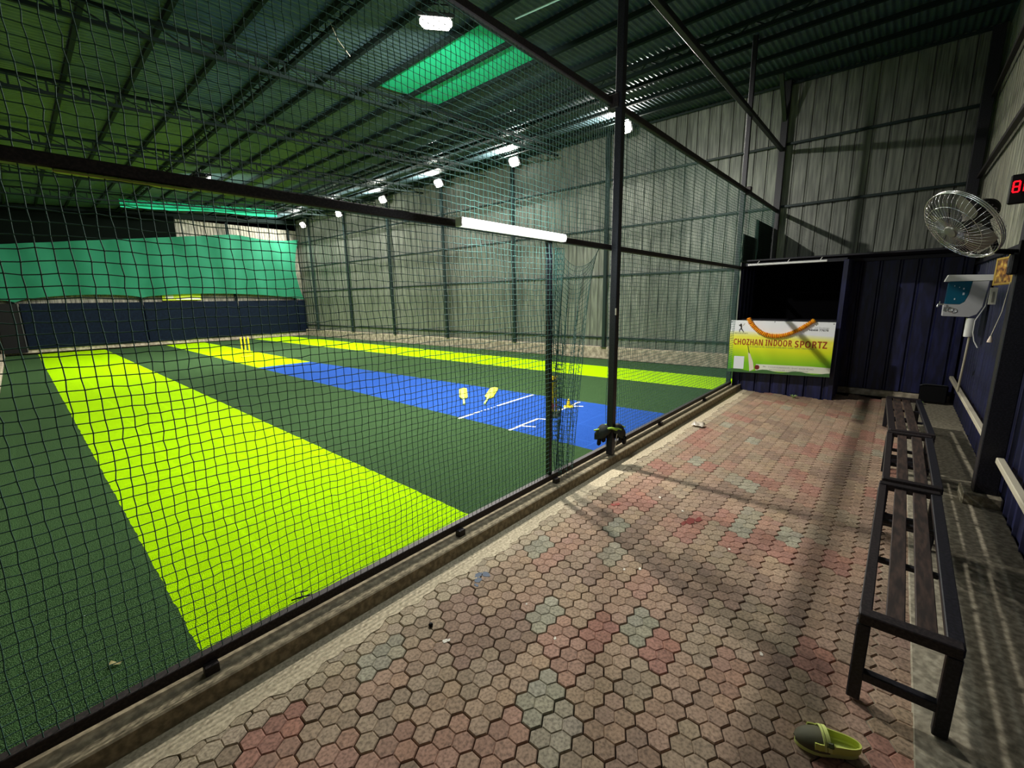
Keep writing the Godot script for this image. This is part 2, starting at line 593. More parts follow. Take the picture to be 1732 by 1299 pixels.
	for u in [0.345, 1.335, 2.05, 2.76, 3.42]:
		mb = MB.new()
		mb.bar(P(front_a(13.8) - 0.035, 13.8, u - 0.02), P(front_a(-0.4) - 0.035, -0.4, u + 0.02), 0.05, 0.05, 0.004)
		obj(mb, "girt", M.steel_teal, wf)
	for b in [12.98, 11.1, 9.22, 7.34, 5.46, 3.58]:
		mb = MB.new()
		var a := front_a(b) - 0.085
		mb.box(P(a, b, 1.82), Vector3(0.10, 3.24 * H, 0.10), 0.006)
		mb.box(P(a, b, 0.205), Vector3(0.16, 0.015, 0.16), 0.003)
		obj(mb, "column", M.steel_teal, wf)
	mb = MB.new()
	mb.box(P(6.40, 1.27, 1.75), Vector3(0.13, 3.4 * H, 0.13), 0.006)
	mb.bar(P(6.40, 1.27, 3.0), P(6.0, 1.27, 3.4), 0.08, 0.08, 0.004)
	obj(mb, "column", M.steel_navy, wf)
	mb = MB.new()
	mb.bar(P(front_a(13.9) - 0.03, 13.9, 0.09), P(front_a(1.3) - 0.03, 1.3, 0.105), 0.16, 0.2 * H, 0.01)
	obj(mb, "plinth", M.white_kerb, wf)
	# end wall across the far end of the hall
	var wb := thing("wall_west", "pale ribbed metal end wall behind the green cloth", "wall", P(3, 13.95, 0), "", "structure")
	sheets(wb, P(-0.35, 13.97, 0), Vector3.RIGHT, Vector3.BACK, 6.45 * H, 3.12 * H, 1.0, 0.13, M.zinc_pale, Vector3.UP, 0.018, "metal_sheet", 15)
	mb = MB.new()
	mb.bar(P(-0.3, 13.84, 2.98), P(5.95, 13.84, 3.33), 0.1, 0.22, 0.006)
	obj(mb, "eave_beam", M.steel_green, wb)
	mb = MB.new()
	mb.bar(P(-0.3, 13.88, 0.095), P(6.0, 13.88, 0.06), 0.2, 0.22, 0.01)
	obj(mb, "plinth", M.white_kerb, wb)
	for a in [0.02, 2.1, 4.15, 5.75]:
		mb = MB.new()
		mb.box(P(a, 13.9, 1.65), Vector3(0.09, 3.0 * H, 0.09), 0.005)
		obj(mb, "column", M.steel_green, wb)
	# hall's near side wall, at the frame's left edge
	var ws := thing("wall_south", "ribbed metal wall at the left end of the turf", "wall", P(-0.3, 6, 0), "", "structure")
	sheets(ws, P(-0.33, 1.1, 0), Vector3.FORWARD, Vector3.RIGHT, 12.9 * H, 3.04 * H, 1.08, 0.27, M.zinc_pale, Vector3.UP, 0.02, "metal_sheet", 17)
	mb = MB.new()
	mb.box(P(-0.29, 7.6, 0.02), Vector3(0.12, 0.14, 12.6 * H), 0.01)
	obj(mb, "plinth", M.white_kerb, ws)
	# wall along the walk
	var we := thing("wall_east", "walk's side wall, blue ribbed sheets below bare grey sheets", "wall", P(2.5, -0.46, 0), "", "structure")
	sheets(we, P(6.6, -0.47, 0.0), Vector3.LEFT, Vector3.FORWARD, 8.2 * H, 1.24 * H, 1.08, 0.2, [M.blue], Vector3.UP, 0.022, "blue_sheet", 21)
	sheets(we, P(6.6, -0.475, 1.2), Vector3.LEFT, Vector3.FORWARD, 8.2 * H, 1.78 * H, 1.08, 0.2, M.zinc_pale, Vector3.UP, -0.03, "metal_sheet", 22)  # paler sheet colour stands in for floodlight falling on this band
	sheets(we, P(6.6, -0.48, 2.95), Vector3.LEFT, Vector3.FORWARD, 8.2 * H, 0.5 * H, 1.08, 0.2, M.zinc, Vector3.UP, -0.03, "metal_sheet", 23)
	mb = MB.new()
	mb.bar(P(6.4, -0.452, 1.235), P(-1.6, -0.452, 1.235), 0.03, 0.05, 0.003)
	obj(mb, "capping", M.steel_navy, we)
	for u in [2.09, 2.8]:
		mb = MB.new()
		mb.bar(P(6.4, -0.435, u), P(-1.6, -0.435, u), 0.06, 0.06, 0.004)
		obj(mb, "girt", M.steel_dark, we)
	for s in [[5.75, 3.02], [2.87, -1.4]]:
		mb = MB.new()
		mb.bar(P(s[0], -0.425, 0.24), P(s[1], -0.425, 0.24), 0.05, 0.05, 0.006)
		obj(mb, "rail", M.cream, we, "cream painted rail")
	mb = MB.new()
	mb.box(P(2.945, -0.405, 1.55), Vector3(0.15, 3.0 * H, 0.15), 0.006)
	obj(mb, "column", M.steel_navy, we)
	mb = MB.new()
	mb.box(P(2.95, -0.395, 0.028), Vector3(0.30, 0.11, 0.25), 0.012)
	obj(mb, "column_footing", M.concrete, we)
	mb = MB.new()
	mb.box(P(6.42, -0.40, 1.7), Vector3(0.16, 3.4 * H, 0.16), 0.006)
	obj(mb, "column", M.steel_navy, we)
	# wall behind the camera
	var wr := thing("wall_rear", "ribbed grey metal wall closing the walk behind the viewer", "wall", P(-1.6, 0.4, 0), "", "structure")
	sheets(wr, P(-1.62, -0.5, 0), Vector3.FORWARD, Vector3.RIGHT, 1.75 * H, 3.0 * H, 1.08, 0.27, M.zinc, Vector3.UP, -0.03, "metal_sheet", 25)
	sheets(wr, P(-1.62, 1.24, 0), Vector3.RIGHT, Vector3.BACK, 1.35 * H, 3.0 * H, 1.08, 0.27, M.zinc, Vector3.UP, -0.03, "metal_sheet", 26)

# hex paver: six cells, three along a in two rows; the joints between blocks are deep, the grooves inside shallow
const S := 0.049 * 1.85
func hex_points(c: Vector2, d: Array) -> Array:
	var out := []
	for k in 6:
		var t0 := TAU / 6.0 * k
		var t1 := TAU / 6.0 * (k + 1)
		var n0 := Vector2(cos(t0), sin(t0))
		var n1 := Vector2(cos(t1), sin(t1))
		var det := n0.x * n1.y - n0.y * n1.x
		out.append(c + Vector2((d[k] * n1.y - d[(k + 1) % 6] * n0.y) / det, (n0.x * d[(k + 1) % 6] - n1.x * d[k]) / det))
	return out

func paver_mesh(sd: int) -> MB:
	var mb := MB.new()
	var rg := RandomNumberGenerator.new()
	rg.seed = sd
	var rp := S * 0.8660254
	var cells := []
	for j in 2:
		for i in 3: cells.append(Vector2((i - 1) * S + (0.25 if j == 0 else -0.25) * S, (-0.5 if j == 0 else 0.5) * rp))
	var ap := S * 0.5
	for c in cells:
		var ext := []
		for k in 6:
			var nb: Vector2 = c + Vector2(cos(TAU / 6 * k), sin(TAU / 6 * k)) * S
			var free := true
			for q in cells:
				if q.distance_to(nb) < 0.01: free = false
			ext.append(free)
		var dt := []
		var dm := []
		for k in 6:
			dt.append(ap - (0.0065 if ext[k] else 0.0042))
			dm.append(ap - (0.0028 if ext[k] else 0.0))
		var top := hex_points(c, dt)
		var mid := hex_points(c, dm)
		var y := func(p: Vector2, h: float) -> Vector3: return Vector3(p.x, h, p.y)
		for k in range(1, 5): mb.tri(y.call(top[0], 0.0), y.call(top[k], 0.0), y.call(top[k + 1], 0.0), Vector3.UP)
		for k in 6:
			# corner k lies between edges k and k+1, so edge k+1 runs from corner k to corner k+1
			var k2 := (k + 1) % 6
			mb.quad(y.call(top[k], 0.0), y.call(top[k2], 0.0), y.call(mid[k2], -0.0045), y.call(mid[k], -0.0045), Vector3.UP)
			if ext[k2]:
				var o := Vector3(cos(TAU / 6 * k2), 0, sin(TAU / 6 * k2))
				mb.quad(y.call(mid[k], -0.0045), y.call(mid[k2], -0.0045), y.call(mid[k2], -0.03), y.call(mid[k], -0.03), o)
		var g := rg.randf_range(0.80, 1.06)
		var tint := Color(g * rg.randf_range(0.98, 1.04), g, g * rg.randf_range(0.94, 1.04))
		while mb.col.size() < mb.v.size(): mb.col.append(tint)
	return mb

func pavers(fl: Node3D) -> void:
	var kinds := []
	var shapes := []
	for k in 7:
		kinds.append(paver_mesh(100 + k))
		shapes.append(kinds[k].mesh())
	var rp := S * 0.8660254
	var rng := RandomNumberGenerator.new()
	rng.seed = 4
	var fn := FastNoiseLite.new()
	fn.seed = 8
	fn.frequency = 0.55
	var grey := [Vector2(0.545, 1.0), Vector2(1.005, 0.735), Vector2(1.32, 1.01), Vector2(1.20, 0.50), Vector2(1.66, 0.86), Vector2(1.95, 0.36), Vector2(2.45, 0.46), Vector2(2.05, 0.20), Vector2(0.75, 0.62), Vector2(2.6, 0.86), Vector2(3.3, 0.6), Vector2(3.6, 0.95)]
	var spots := []
	var near := []
	for g in grey: near.append([9.0, -1])
	for j in range(-2, 15):
		for i in range(-13, 48):
			var x := i * 3.0 * S - j * S + 0.545 * H
			var z := j * 2.0 * rp - 1.0 * H
			var a := x / H
			var b := -z / H
			if b > 1.115 or b < -0.105: continue
			var lim := 5.08 if b > 0.42 else 5.42
			if a < -0.75 or a > lim: continue
			for g in grey.size():
				var dg: float = Vector2(a, b).distance_to(grey[g])
				if dg < near[g][0]: near[g] = [dg, spots.size()]
			spots.append([Vector3(x, 0, z), a, b, spots.size()])
	# 300 that show largest stand singly, the rest are one field
	var ranked := []
	for s in spots:
		var dx: float = s[1]
		var dz: float = s[2]
		var depth := dx * 0.7345 + dz * 0.6508 + 0.19
		var seen := depth > 0.35 and dz > -0.2 and dx > -0.35
		ranked.append([depth + (0.0 if seen else 50.0), s])
	ranked.sort_custom(func(p, q): return p[0] < q[0])
	var rest := {}
	for r in ranked.size():
		var s: Array = ranked[r][1]
		var a: float = s[1]
		var b: float = s[2]
		var w := fn.get_noise_2d(a * 3.0, b * 3.0) + rng.randf_range(-0.38, 0.38)
		var k := 0
		if w > 0.42: k = 4
		elif w > 0.26: k = 3
		elif w < -0.36: k = 6
		elif w < -0.22: k = 5
		else: k = [0, 1, 2, 9][rng.randi() % 4]
		if rng.randf() < 0.02: k = 7
		for g in near:
			if g[1] == s[3]: k = 8
		var mt: Material = M.paver[k]
		if b > 1.075: mt = M.paver_cement
		var xf := Transform3D(Basis.from_euler(Vector3(rng.randf_range(-0.008, 0.008), rng.randf_range(-0.004, 0.004), rng.randf_range(-0.008, 0.008))), s[0] + Vector3(0, rng.randf_range(-0.0025, 0.0015), 0))
		if r < 300:
			inst(shapes[rng.randi() % 7], "paver", mt, fl, xf)
		else:
			if not rest.has(mt): rest[mt] = []
			rest[mt].append(xf)
	for mt in rest:
		var q := MB.new()
		for xf in rest[mt]:
			var mb: MB = kinds[rng.randi() % 7]
			q.col.append_array(mb.col)
			for i in mb.v.size():
				q.v.append(xf * mb.v[i])
				q.n.append(xf.basis * mb.n[i])
		var o := obj(q, "distant_pavers", mt, fl)
		o.set_meta("kind", "stuff")

# ------------------------------------------------------------------ turf
func wob(e: float, b: float) -> float:
	return (sin(b * 61.0 + e * 17.0) + sin(b * 143.0 + e * 5.0) * 0.7 + sin(b * 23.0 + e) * 0.8) * 0.0016

func strip(el: Callable, er: Callable, b0: float, b1: float, called: String, label: String, mt: Material, seed_l: float, seed_r: float, cat := "artificial turf", grp := "") -> MeshInstance3D:
	var mb := MB.new()
	var b := b0
	var step := 0.012
	var tp := Vector3(0, 0, 0)
	var dn := Vector3(0, -0.02, 0)
	var pl := P(el.call(b0) + wob(seed_l, b0), b0, 0)
	var pr := P(er.call(b0) + wob(seed_r, b0), b0, 0)
	mb.quad(pl, pr, pr + dn, pl + dn, Vector3.BACK)
	while b < b1 - 1e-4:
		var bn := minf(b1, b + step * maxf(1.0, b * 1.2))
		var ql := P(el.call(bn) + wob(seed_l, bn), bn, 0)
		var qr := P(er.call(bn) + wob(seed_r, bn), bn, 0)
		mb.quad(pl, pr, qr, ql, Vector3.UP)
		mb.quad(pl, ql, ql + dn, pl + dn, Vector3.LEFT)
		mb.quad(pr, qr, qr + dn, pr + dn, Vector3.RIGHT)
		pl = ql
		pr = qr
		b = bn
	mb.quad(pl, pr, pr + dn, pl + dn, Vector3.FORWARD)
	var o := obj(mb, called, mt)
	tag(o, label, cat, grp)
	return o

func turf() -> void:
	var lo := func(b): return -0.255
	var e1 := func(b): return 0.209
	var e2 := func(b): return 1.279
	var e3 := func(b): return 2.42
	var e4 := func(b): return 3.615 - 0.062 * (b - 1.4) if b < 7.5 else 3.237
	var e5 := func(b): return 4.90 - 0.038 * (b - 1.4)
	var e6 := func(b): return 5.69 - 0.021 * (b - 1.4)
	var hi := func(b): return front_a(b) - 0.08
	var b0 := 1.335
	var b1 := 13.80
	strip(lo, e1, b0, b1, "turf_strip", "dark green turf strip at the hall's left end, beside the first lime strip", M.turf_green, 0, 1)
	strip(e1, e2, b0, b1, "turf_strip", "wide lime green turf strip nearest the viewer, crossing the whole hall", M.turf_lime, 1, 2)
	strip(e2, e3, b0, b1, "turf_strip", "dark green turf strip between the nearest lime strip and the blue pitch", M.turf_green, 2, 3)
	strip(e3, e4, b0, 7.5, "pitch_mat", "blue turf cricket pitch with white crease lines", M.turf_blue, 3, 4, "cricket pitch")
	strip(e3, e4, 7.5, b1, "turf_strip", "lime green turf strip under the far yellow stumps, beyond the blue pitch", M.turf_lime, 3, 4)
	strip(e4, e5, b0, b1, "turf_strip", "dark green turf strip between the blue pitch and the farthest lime strip", M.turf_green, 4, 5)
	strip(e5, e6, b0, b1, "turf_strip", "narrow lime green turf strip along the grey ribbed wall", M.turf_lime, 5, 6)
	strip(e6, hi, b0, b1, "turf_strip", "thin dark green turf strip at the foot of the grey ribbed wall", M.turf_green, 6, 7)
	# crease lines
	var pts := func(a, b) -> Vector3: return P(a, b, 0) + Vector3(0, 0.0015, 0)
	var lines := [[2.385, 2.73, 2.66, 2.755], [2.92, 2.778, 3.505, 2.81], [2.40, 2.165, 2.80, 2.19], [3.02, 2.20, 3.525, 2.245], [2.545, 2.175, 2.60, 2.06], [3.33, 2.235, 3.395, 2.12], [2.80, 2.19, 2.84, 2.10]]
	var names := ["popping_crease", "popping_crease", "bowling_crease", "bowling_crease", "return_crease", "return_crease", "return_crease"]
	var pm: Node3D = get_node("pitch_mat")
	for k in lines.size():
		var L: Array = lines[k]
		var mb := MB.new()
		mb.bar(pts.call(L[0], L[1]), pts.call(L[2], L[3]), 0.045 if k < 4 else 0.035, 0.004, 0.0)
		obj(mb, names[k], M.line, pm, "white painted line")
	# worn middle of the popping crease
	for k in 5:
		var mb := MB.new()
		var a := 2.68 + k * 0.045
		mb.bar(pts.call(a, 2.756 + k * 0.003), pts.call(a + 0.02, 2.758 + k * 0.003), 0.025, 0.004, 0.0)
		obj(mb, "worn_dash", M.line, pm, "worn white dash")

# ------------------------------------------------------------------ fence
func fence() -> void:
	var f := thing("net_fence", "dark steel tube frame that carries the cricket net", "fence", P(2.3, 1.27, 0.06))
	var mb := MB.new()
	mb.box(P(2.28, 1.225, 1.60), Vector3(0.075, 3.08 * H, 0.075), 0.005)
	obj(mb, "post", M.steel_navy, f, "full-height post with black pads strapped round its foot")
	mb = MB.new()
	mb.box(P(1.738, 1.29, 0.675), Vector3(0.048, 1.19 * H, 0.048), 0.004)
	obj(mb, "post", M.steel_navy, f, "slim door jamb post under the tube light")
	mb = MB.new()
	mb.box(P(4.98, 1.295, 1.72), Vector3(0.075, 3.32 * H, 0.075), 0.005)
	obj(mb, "post", M.steel_navy, f, "post at the corner of the blue kiosk")
	mb = MB.new()
	mb.box(P(-0.29, 1.27, 1.5), Vector3(0.075, 2.9 * H, 0.075), 0.005)
	obj(mb, "post", M.steel_navy, f)
	for s in [[1.277, 0.052, -0.25, 6.45, M.steel_dark], [2.012, 0.062, -0.25, 6.45, M.steel_dark], [2.70, 0.075, -0.25, 6.45, M.steel_navy]]:
		mb = MB.new()
		mb.bar(P(s[2], 1.27, s[0]), P(s[3], 1.27, s[0]), s[1], s[1], 0.006)
		obj(mb, "beam", s[4], f)
	mb = MB.new()
	mb.bar(P(-0.25, 1.275, 0.081), P(4.98, 1.275, 0.081), 0.05, 0.056, 0.003)
	obj(mb, "bottom_rail", M.steel_dark, f)
	for a in [0.2, 1.08, 1.755, 3.1, 4.1]:
		mb = MB.new()
		mb.box(P(a, 1.255, 0.058), Vector3(0.06, 0.05, 0.05), 0.003)
		obj(mb, "rail_foot", M.steel_dark, f)
	for a in [2.28, 4.98]:
		mb = MB.new()
		mb.box(P(a, 1.255, 2.012), Vector3(0.11, 0.13, 0.12), 0.008)
		obj(mb, "clamp", M.steel_dark, f)
	mb = MB.new()
	mb.box(P(2.28, 1.225, 0.92) + Vector3(-0.03, 0, 0.034), Vector3(0.02, 0.07, 0.012), 0.002)
	obj(mb, "paper_tag", M.cream, f, "small buff paper tag")

func net(called: String, label: String, pos: Callable, ni: int, nj: int, r := 0.0022) -> void:
	var pts := PackedVector3Array()
	for i in ni + 1:
		for j in nj + 1: pts.append(pos.call(i, j))
	var v := PackedVector3Array()
	var n := PackedVector3Array()
	var ix := PackedInt32Array()
	var w := nj + 1
	for i in ni + 1:
		for j in w:
			var p := pts[i * w + j]
			for dirn in 2:
				if dirn == 0 and (i == ni): continue
				if dirn == 1 and (j == nj): continue
				var q := pts[(i + 1) * w + j] if dirn == 0 else pts[i * w + j + 1]
				var d := (q - p).normalized()
				var a := d.cross(Vector3(0.31, 0.2, 0.93)).normalized()
				var b := d.cross(a)
				var at := v.size()
				for s in [a, b, -a, -b]:
					v.append(p + s * r)
					v.append(q + s * r)
					n.append(s)
					n.append(s)
				for k in 4:
					var k2 := (k + 1) % 4
					ix.append_array([at + k * 2, at + k * 2 + 1, at + k2 * 2, at + k2 * 2, at + k * 2 + 1, at + k2 * 2 + 1])
			# knot
			var at2 := v.size()
			var R := r * 2.3
			for s in [Vector3.RIGHT, Vector3.UP, Vector3.BACK, Vector3.LEFT, Vector3.DOWN, Vector3.FORWARD]:
				v.append(p + s * R)
				n.append(s)
			for t in [[0, 1, 2], [1, 3, 2], [3, 4, 2], [4, 0, 2], [1, 0, 5], [3, 1, 5], [4, 3, 5], [0, 4, 5]]:
				ix.append_array([at2 + t[0], at2 + t[2], at2 + t[1]])
	var arr := []
	arr.resize(Mesh.ARRAY_MAX)
	arr[Mesh.ARRAY_VERTEX] = v
	arr[Mesh.ARRAY_NORMAL] = n
	arr[Mesh.ARRAY_INDEX] = ix
	var m := ArrayMesh.new()
	m.add_surface_from_arrays(Mesh.PRIMITIVE_TRIANGLES, arr)
	var o := MeshInstance3D.new()
	o.name = numbered(self, called)
	o.mesh = m
	o.material_override = M.cord
	add_child(o, true)
	tag(o, label, "netting")

func nets() -> void:
	var fn := FastNoiseLite.new()
	fn.seed = 2
	fn.frequency = 0.9
	var cell := 0.0238
	var flat := func(a0: float, u0: float, cu: float, i: int, j: int) -> Vector3:
		var a := a0 + i * cell
		var u := u0 + j * cu
		var k := 0.004
		var x := a + fn.get_noise_3d(a * 1.6, u * 1.6, 0) * 0.010 + fn.get_noise_2d(i * 7.1, j * 9.3) * k
		var y := u + fn.get_noise_3d(a * 2.2, u * 2.2, 9) * 0.008 + fn.get_noise_2d(i * 5.1 + 40, j * 8.3) * k
		return P(x, 1.268 + fn.get_noise_3d(a * 1.5, u * 1.5, 4) * 0.03 * sin(clampf(u / 2.0, 0, 1) * PI), y)
	var lo := 0.09
	var nlow := 50
	var cu := (1.277 - lo) / nlow
	net("fence_net", "large dark green knotted net hung left of the door jamb, from kerb to middle beam", func(i, j): return flat.call(-0.24, lo, cu, i, j), 84, nlow)
	net("fence_net", "knotted net panel hung between the middle and top beams above the tube light", func(i, j): return flat.call(-0.24, 1.277, (2.012 - 1.277) / 31.0, i, j), 219, 31)
	net("fence_net", "knotted net panel between the padded post and the blue kiosk's corner post", func(i, j): return flat.call(2.30, lo, cu, i, j), 112, nlow)
	net("fence_net", "knotted net panel high above the kiosk roof, between middle and top beams", func(i, j): return flat.call(4.98, 1.277, (2.012 - 1.277) / 31.0, i, j), 56, 31)
	# net curtain pulled aside in the doorway
	var cur := func(i: int, j: int) -> Vector3:
		var s := i / 22.0
		var t := j / 48.0
		var wd := 0.43 - 0.27 * pow(t, 0.55)
		var a := 1.775 + s * wd
		var u := 1.262 - t * 1.19
		var sag := 0.30 * (1.0 - t * 0.8) * (s * (1.0 - s) * 1.6) * (1.0 - 0.3 * s)
		if s > 0.75: sag -= (s - 0.75) * 0.1 * (1.0 - t)
		return P(a, 1.275 + 0.03 * sin(s * 19.0 + t * 3.0) * minf(1.0, t * 2.0), maxf(u - sag * (1.0 if t < 0.95 else 0.3), 0.06))
	net("door_curtain_net", "slack net curtain sagging in the doorway between jamb and padded post", cur, 22, 48)
	# gathered edge beside the jamb
	var gat := func(i: int, j: int) -> Vector3:
		var s := i / 9.0
		var t := j / 46.0
		return P(1.785 + s * 0.05, 1.285 + 0.018 * sin(s * 30.0 + t * 6.0), 1.24 - t * 1.15)
	net("door_curtain_net", "bunched net edge hanging tight beside the jamb post", gat, 9, 46)

# ------------------------------------------------------------------ lamps
func flood(at: Vector3, aim: Vector3, w: float, h: float, e: float, label: String, stem: float) -> void:
	var z := aim.normalized()          # the face looks along z
	var x := Vector3.UP.cross(z).normalized()
	var y := z.cross(x)
	var bs := Basis(x, y, z)
	var t := thing("flood_light", label, "floodlight", at)
	var mb := MB.new()
	mb.box(at - z * 0.03, Vector3(w, h, 0.045), 0.008, bs)
	for k in 7:
		mb.box(at - z * 0.065 + x * (k - 3) * w * 0.13, Vector3(0.008, h * 0.8, 0.03), 0.0, bs)
	obj(mb, "housing", M.body_grey, t)
	mb = MB.new()
	mb.box(at + z * 0.05, Vector3(w * 0.9, h * 0.88, 0.15), 0.05, bs)
	obj(mb, "glowing_panel", M.flood, t)
	mb = MB.new()
	var up := at + Vector3(0, stem, 0)
	for sx in [-1.0, 1.0]:
		mb.bar(at - z * 0.03 + x * sx * (w * 0.5 + 0.01), at - z * 0.09 + x * sx * (w * 0.5 + 0.01) + Vector3(0, 0.05, 0), 0.02, 0.006, 0.0)
	mb.bar(at - z * 0.09 - x * (w * 0.5 + 0.01) + Vector3(0, 0.05, 0), at - z * 0.09 + x * (w * 0.5 + 0.01) + Vector3(0, 0.05, 0), 0.02, 0.006, 0.0)
	mb.tube([at - z * 0.09 + Vector3(0, 0.05, 0), up - z * 0.09], 0.012, 6)
	obj(mb, "bracket", M.body_grey, t)
	var l := AreaLight3D.new()
	l.name = "lamp"
	l.light_color = Color(1.0, 0.985, 0.95)
	l.light_energy = e
	l.area_size = Vector2(w * 0.5, h * 0.5)
	l.area_range = 60.0
	l.area_attenuation = 2.0
	l.shadow_enabled = true
	t.add_child(l)
	l.global_transform = Transform3D(Basis(x, -y, -z), at + z * 0.13)

func lamps() -> void:
	var aim := Vector3(0.31, -0.92, -0.38)
	flood(P(2.28, 2.68, 2.95), aim, 0.46, 0.36, 92.0, "large floodlight hung over the near end of the blue pitch", 0.28)
	flood(P(2.375, 8.80, 3.045), aim, 0.46, 0.36, 84.0, "floodlight half hidden by the net's middle beam, above the far stumps", 0.12)
	var names := ["wall floodlight farthest off, in the corner beside the green cloth", "wall floodlight hidden behind the net's middle beam, next to the farthest", "wall floodlight just above the net's middle beam, left of the small pair's gap", "wall floodlight up left of the tube light, over the grey wall", "wall floodlight straight above the tube light, by the eave", "wall floodlight seen against the tall padded post, nearest of the wall lamps"]
	var spots := [[5.87, 13.0, 3.21], [5.96, 11.1, 3.27], [6.03, 9.16, 3.325], [6.10, 7.25, 3.355], [6.17, 5.29, 3.37], [6.17, 3.21, 3.395]]
	for k in 6:
		flood(P(spots[k][0] - 0.03, spots[k][1], spots[k][2] - 0.03), Vector3(-0.84, -0.50, 0.0), 0.38, 0.30, 40.0, names[k], 0.05)
	# tube light on the middle beam
	var t := thing("tube_light", "lit white tube light clamped on the net's middle beam", "tube light", P(1.44, 1.23, 1.275))
	var mb := MB.new()
	mb.bar(P(1.112, 1.243, 1.277), P(1.768, 1.243, 1.277), 0.02, 0.055, 0.003)
	obj(mb, "batten", M.white, t)
	mb = MB.new()
	mb.tube([P(1.12, 1.219, 1.277), P(1.76, 1.219, 1.277)], 0.03, 14)
	obj(mb, "glowing_tube", M.tube, t)
	for a in [1.113, 1.767]:
		mb = MB.new()
		mb.box(P(a, 1.228, 1.277), Vector3(0.02, 0.06, 0.06), 0.004)
		obj(mb, "end_cap", M.white, t)
	for a in [1.22, 1.44, 1.66]:
		var l := OmniLight3D.new()
		l.name = numbered(t, "lamp")
		l.light_color = Color(0.93, 0.98, 1.0)
		l.light_energy = 0.5
		l.light_size = 0.03
		l.omni_range = 40.0
		l.omni_attenuation = 2.0
		l.shadow_enabled = true
		t.add_child(l)
		l.global_position = P(a, 1.19, 1.277)

# ------------------------------------------------------------------ kiosk
func kiosk() -> void:
	var k := thing("kiosk", "dark blue ribbed metal kiosk with a black serving hatch", "kiosk", P(5.05, 0.5, 0))
	sheets(k, P(5.06, 1.27, -0.012), Vector3.BACK, Vector3.LEFT, 0.86 * H, 0.752 * H, 1.6, 0.27, [M.blue], Vector3.UP, -0.03, "counter_sheet", 3)
	var mb := MB.new()
	mb.bar(P(5.06, 1.27, 1.305), P(5.06, 0.40, 1.305), 0.06, 0.06, 0.004)
	obj(mb, "top_rail", M.steel_navy, k)
	mb = MB.new()
	mb.box(P(5.16, 0.835, 0.745), Vector3(0.4, 0.04, 0.86 * H), 0.004)
	obj(mb, "counter_top", M.steel_navy, k)
	mb = MB.new()
	mb.box(P(5.06, 0.405, 0.65), Vector3(0.07, 1.31 * H, 0.07), 0.004)
	obj(mb, "corner_post", M.blue, k)
	# side return, then the set-back front with the door
	sheets(k, P(5.07, 0.39, 0.0), Vector3.RIGHT, Vector3.BACK, 0.43 * H, 1.31 * H, 1.0, 0.27, [M.blue], Vector3.UP, 0.02, "return_sheet", 3)
	sheets(k, P(5.5, 0.39, 0.07), Vector3.BACK, Vector3.LEFT, 0.83 * H, 1.24 * H, 0.8, 0.145 * H, [M.blue], Vector3.UP, -0.03, "front_sheet", 3)
	mb = MB.new()
	mb.bar(P(5.48, 0.40, 1.315), P(5.48, -0.44, 1.315), 0.06, 0.06, 0.004)
	obj(mb, "top_rail", M.steel_navy, k)
	mb = MB.new()
	mb.box(P(5.56, -0.02, 0.03), Vector3(0.2, 0.12, 0.84 * H), 0.01)
	obj(mb, "door_sill", M.white_kerb, k, "pale cement sill")
	mb = MB.new()
	mb.box(P(5.76, 0.42, 1.345), Vector3(1.42 * H, 0.03, 1.72 * H), 0.003)
	obj(mb, "roof_panel", M.steel_navy, k)
	sheets(k, P(5.0, 1.262, 0.0), Vector3.RIGHT, Vector3.BACK, 1.36 * H, 1.33 * H, 1.25, 0.27, [M.blue], Vector3.UP, 0.02, "side_sheet", 3)
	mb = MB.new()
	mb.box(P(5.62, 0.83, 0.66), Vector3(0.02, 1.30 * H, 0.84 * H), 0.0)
	obj(mb, "added_dark_panel", mat(C(7, 7, 9), 0.95, 0.0, 0.1), k)  # added black panel that keeps the inside of the hatch dark
	# boards standing over the kiosk's hall side
	var bd := thing("dark_board", "black boards standing on the kiosk's hall side above the hatch", "board", P(5.7, 1.28, 1.34))
	mb = MB.new()
	mb.box(P(5.28, 1.28, 1.475), Vector3(0.46 * H, 0.28 * H, 0.02), 0.003)
	obj(mb, "low_board", M.black, bd)
	mb = MB.new()
	mb.box(P(5.93, 1.285, 1.575), Vector3(0.78 * H, 0.48 * H, 0.02), 0.003)
	obj(mb, "tall_board", M.black, bd)
	# unlit tube on the hatch
	var t := thing("tube_light", "unlit white tube light along the top of the kiosk's hatch", "tube light", P(5.03, 0.87, 1.29))
	mb = MB.new()
	mb.bar(P(5.01, 1.205, 1.30), P(5.01, 0.545, 1.30), 0.03, 0.035, 0.006)
	obj(mb, "batten", M.white, t)
	for b in [1.12, 0.86, 0.60]:
		mb = MB.new()
		mb.bar(P(5.01, b, 1.31), P(5.04, b - 0.01, 1.335), 0.008, 0.008, 0.0)
		obj(mb, "clip", M.white, t)
	var dark := thing("storage_bin", "dark low bin on the concrete by the kiosk's corner, behind the farthest bench", "bin", P(5.42, -0.32, 0.01))
	mb = MB.new()
	mb.box(P(5.40, -0.32, 0.095), Vector3(0.12, 0.30, 0.34), 0.02)
	obj(mb, "body", M.black, dark)
	mb = MB.new()
	mb.tube([P(5.36, -0.22, 0.17), P(5.355, -0.26, 0.185), P(5.355, -0.40, 0.183)], 0.006, 6)
	obj(mb, "rim", M.body_grey, dark)

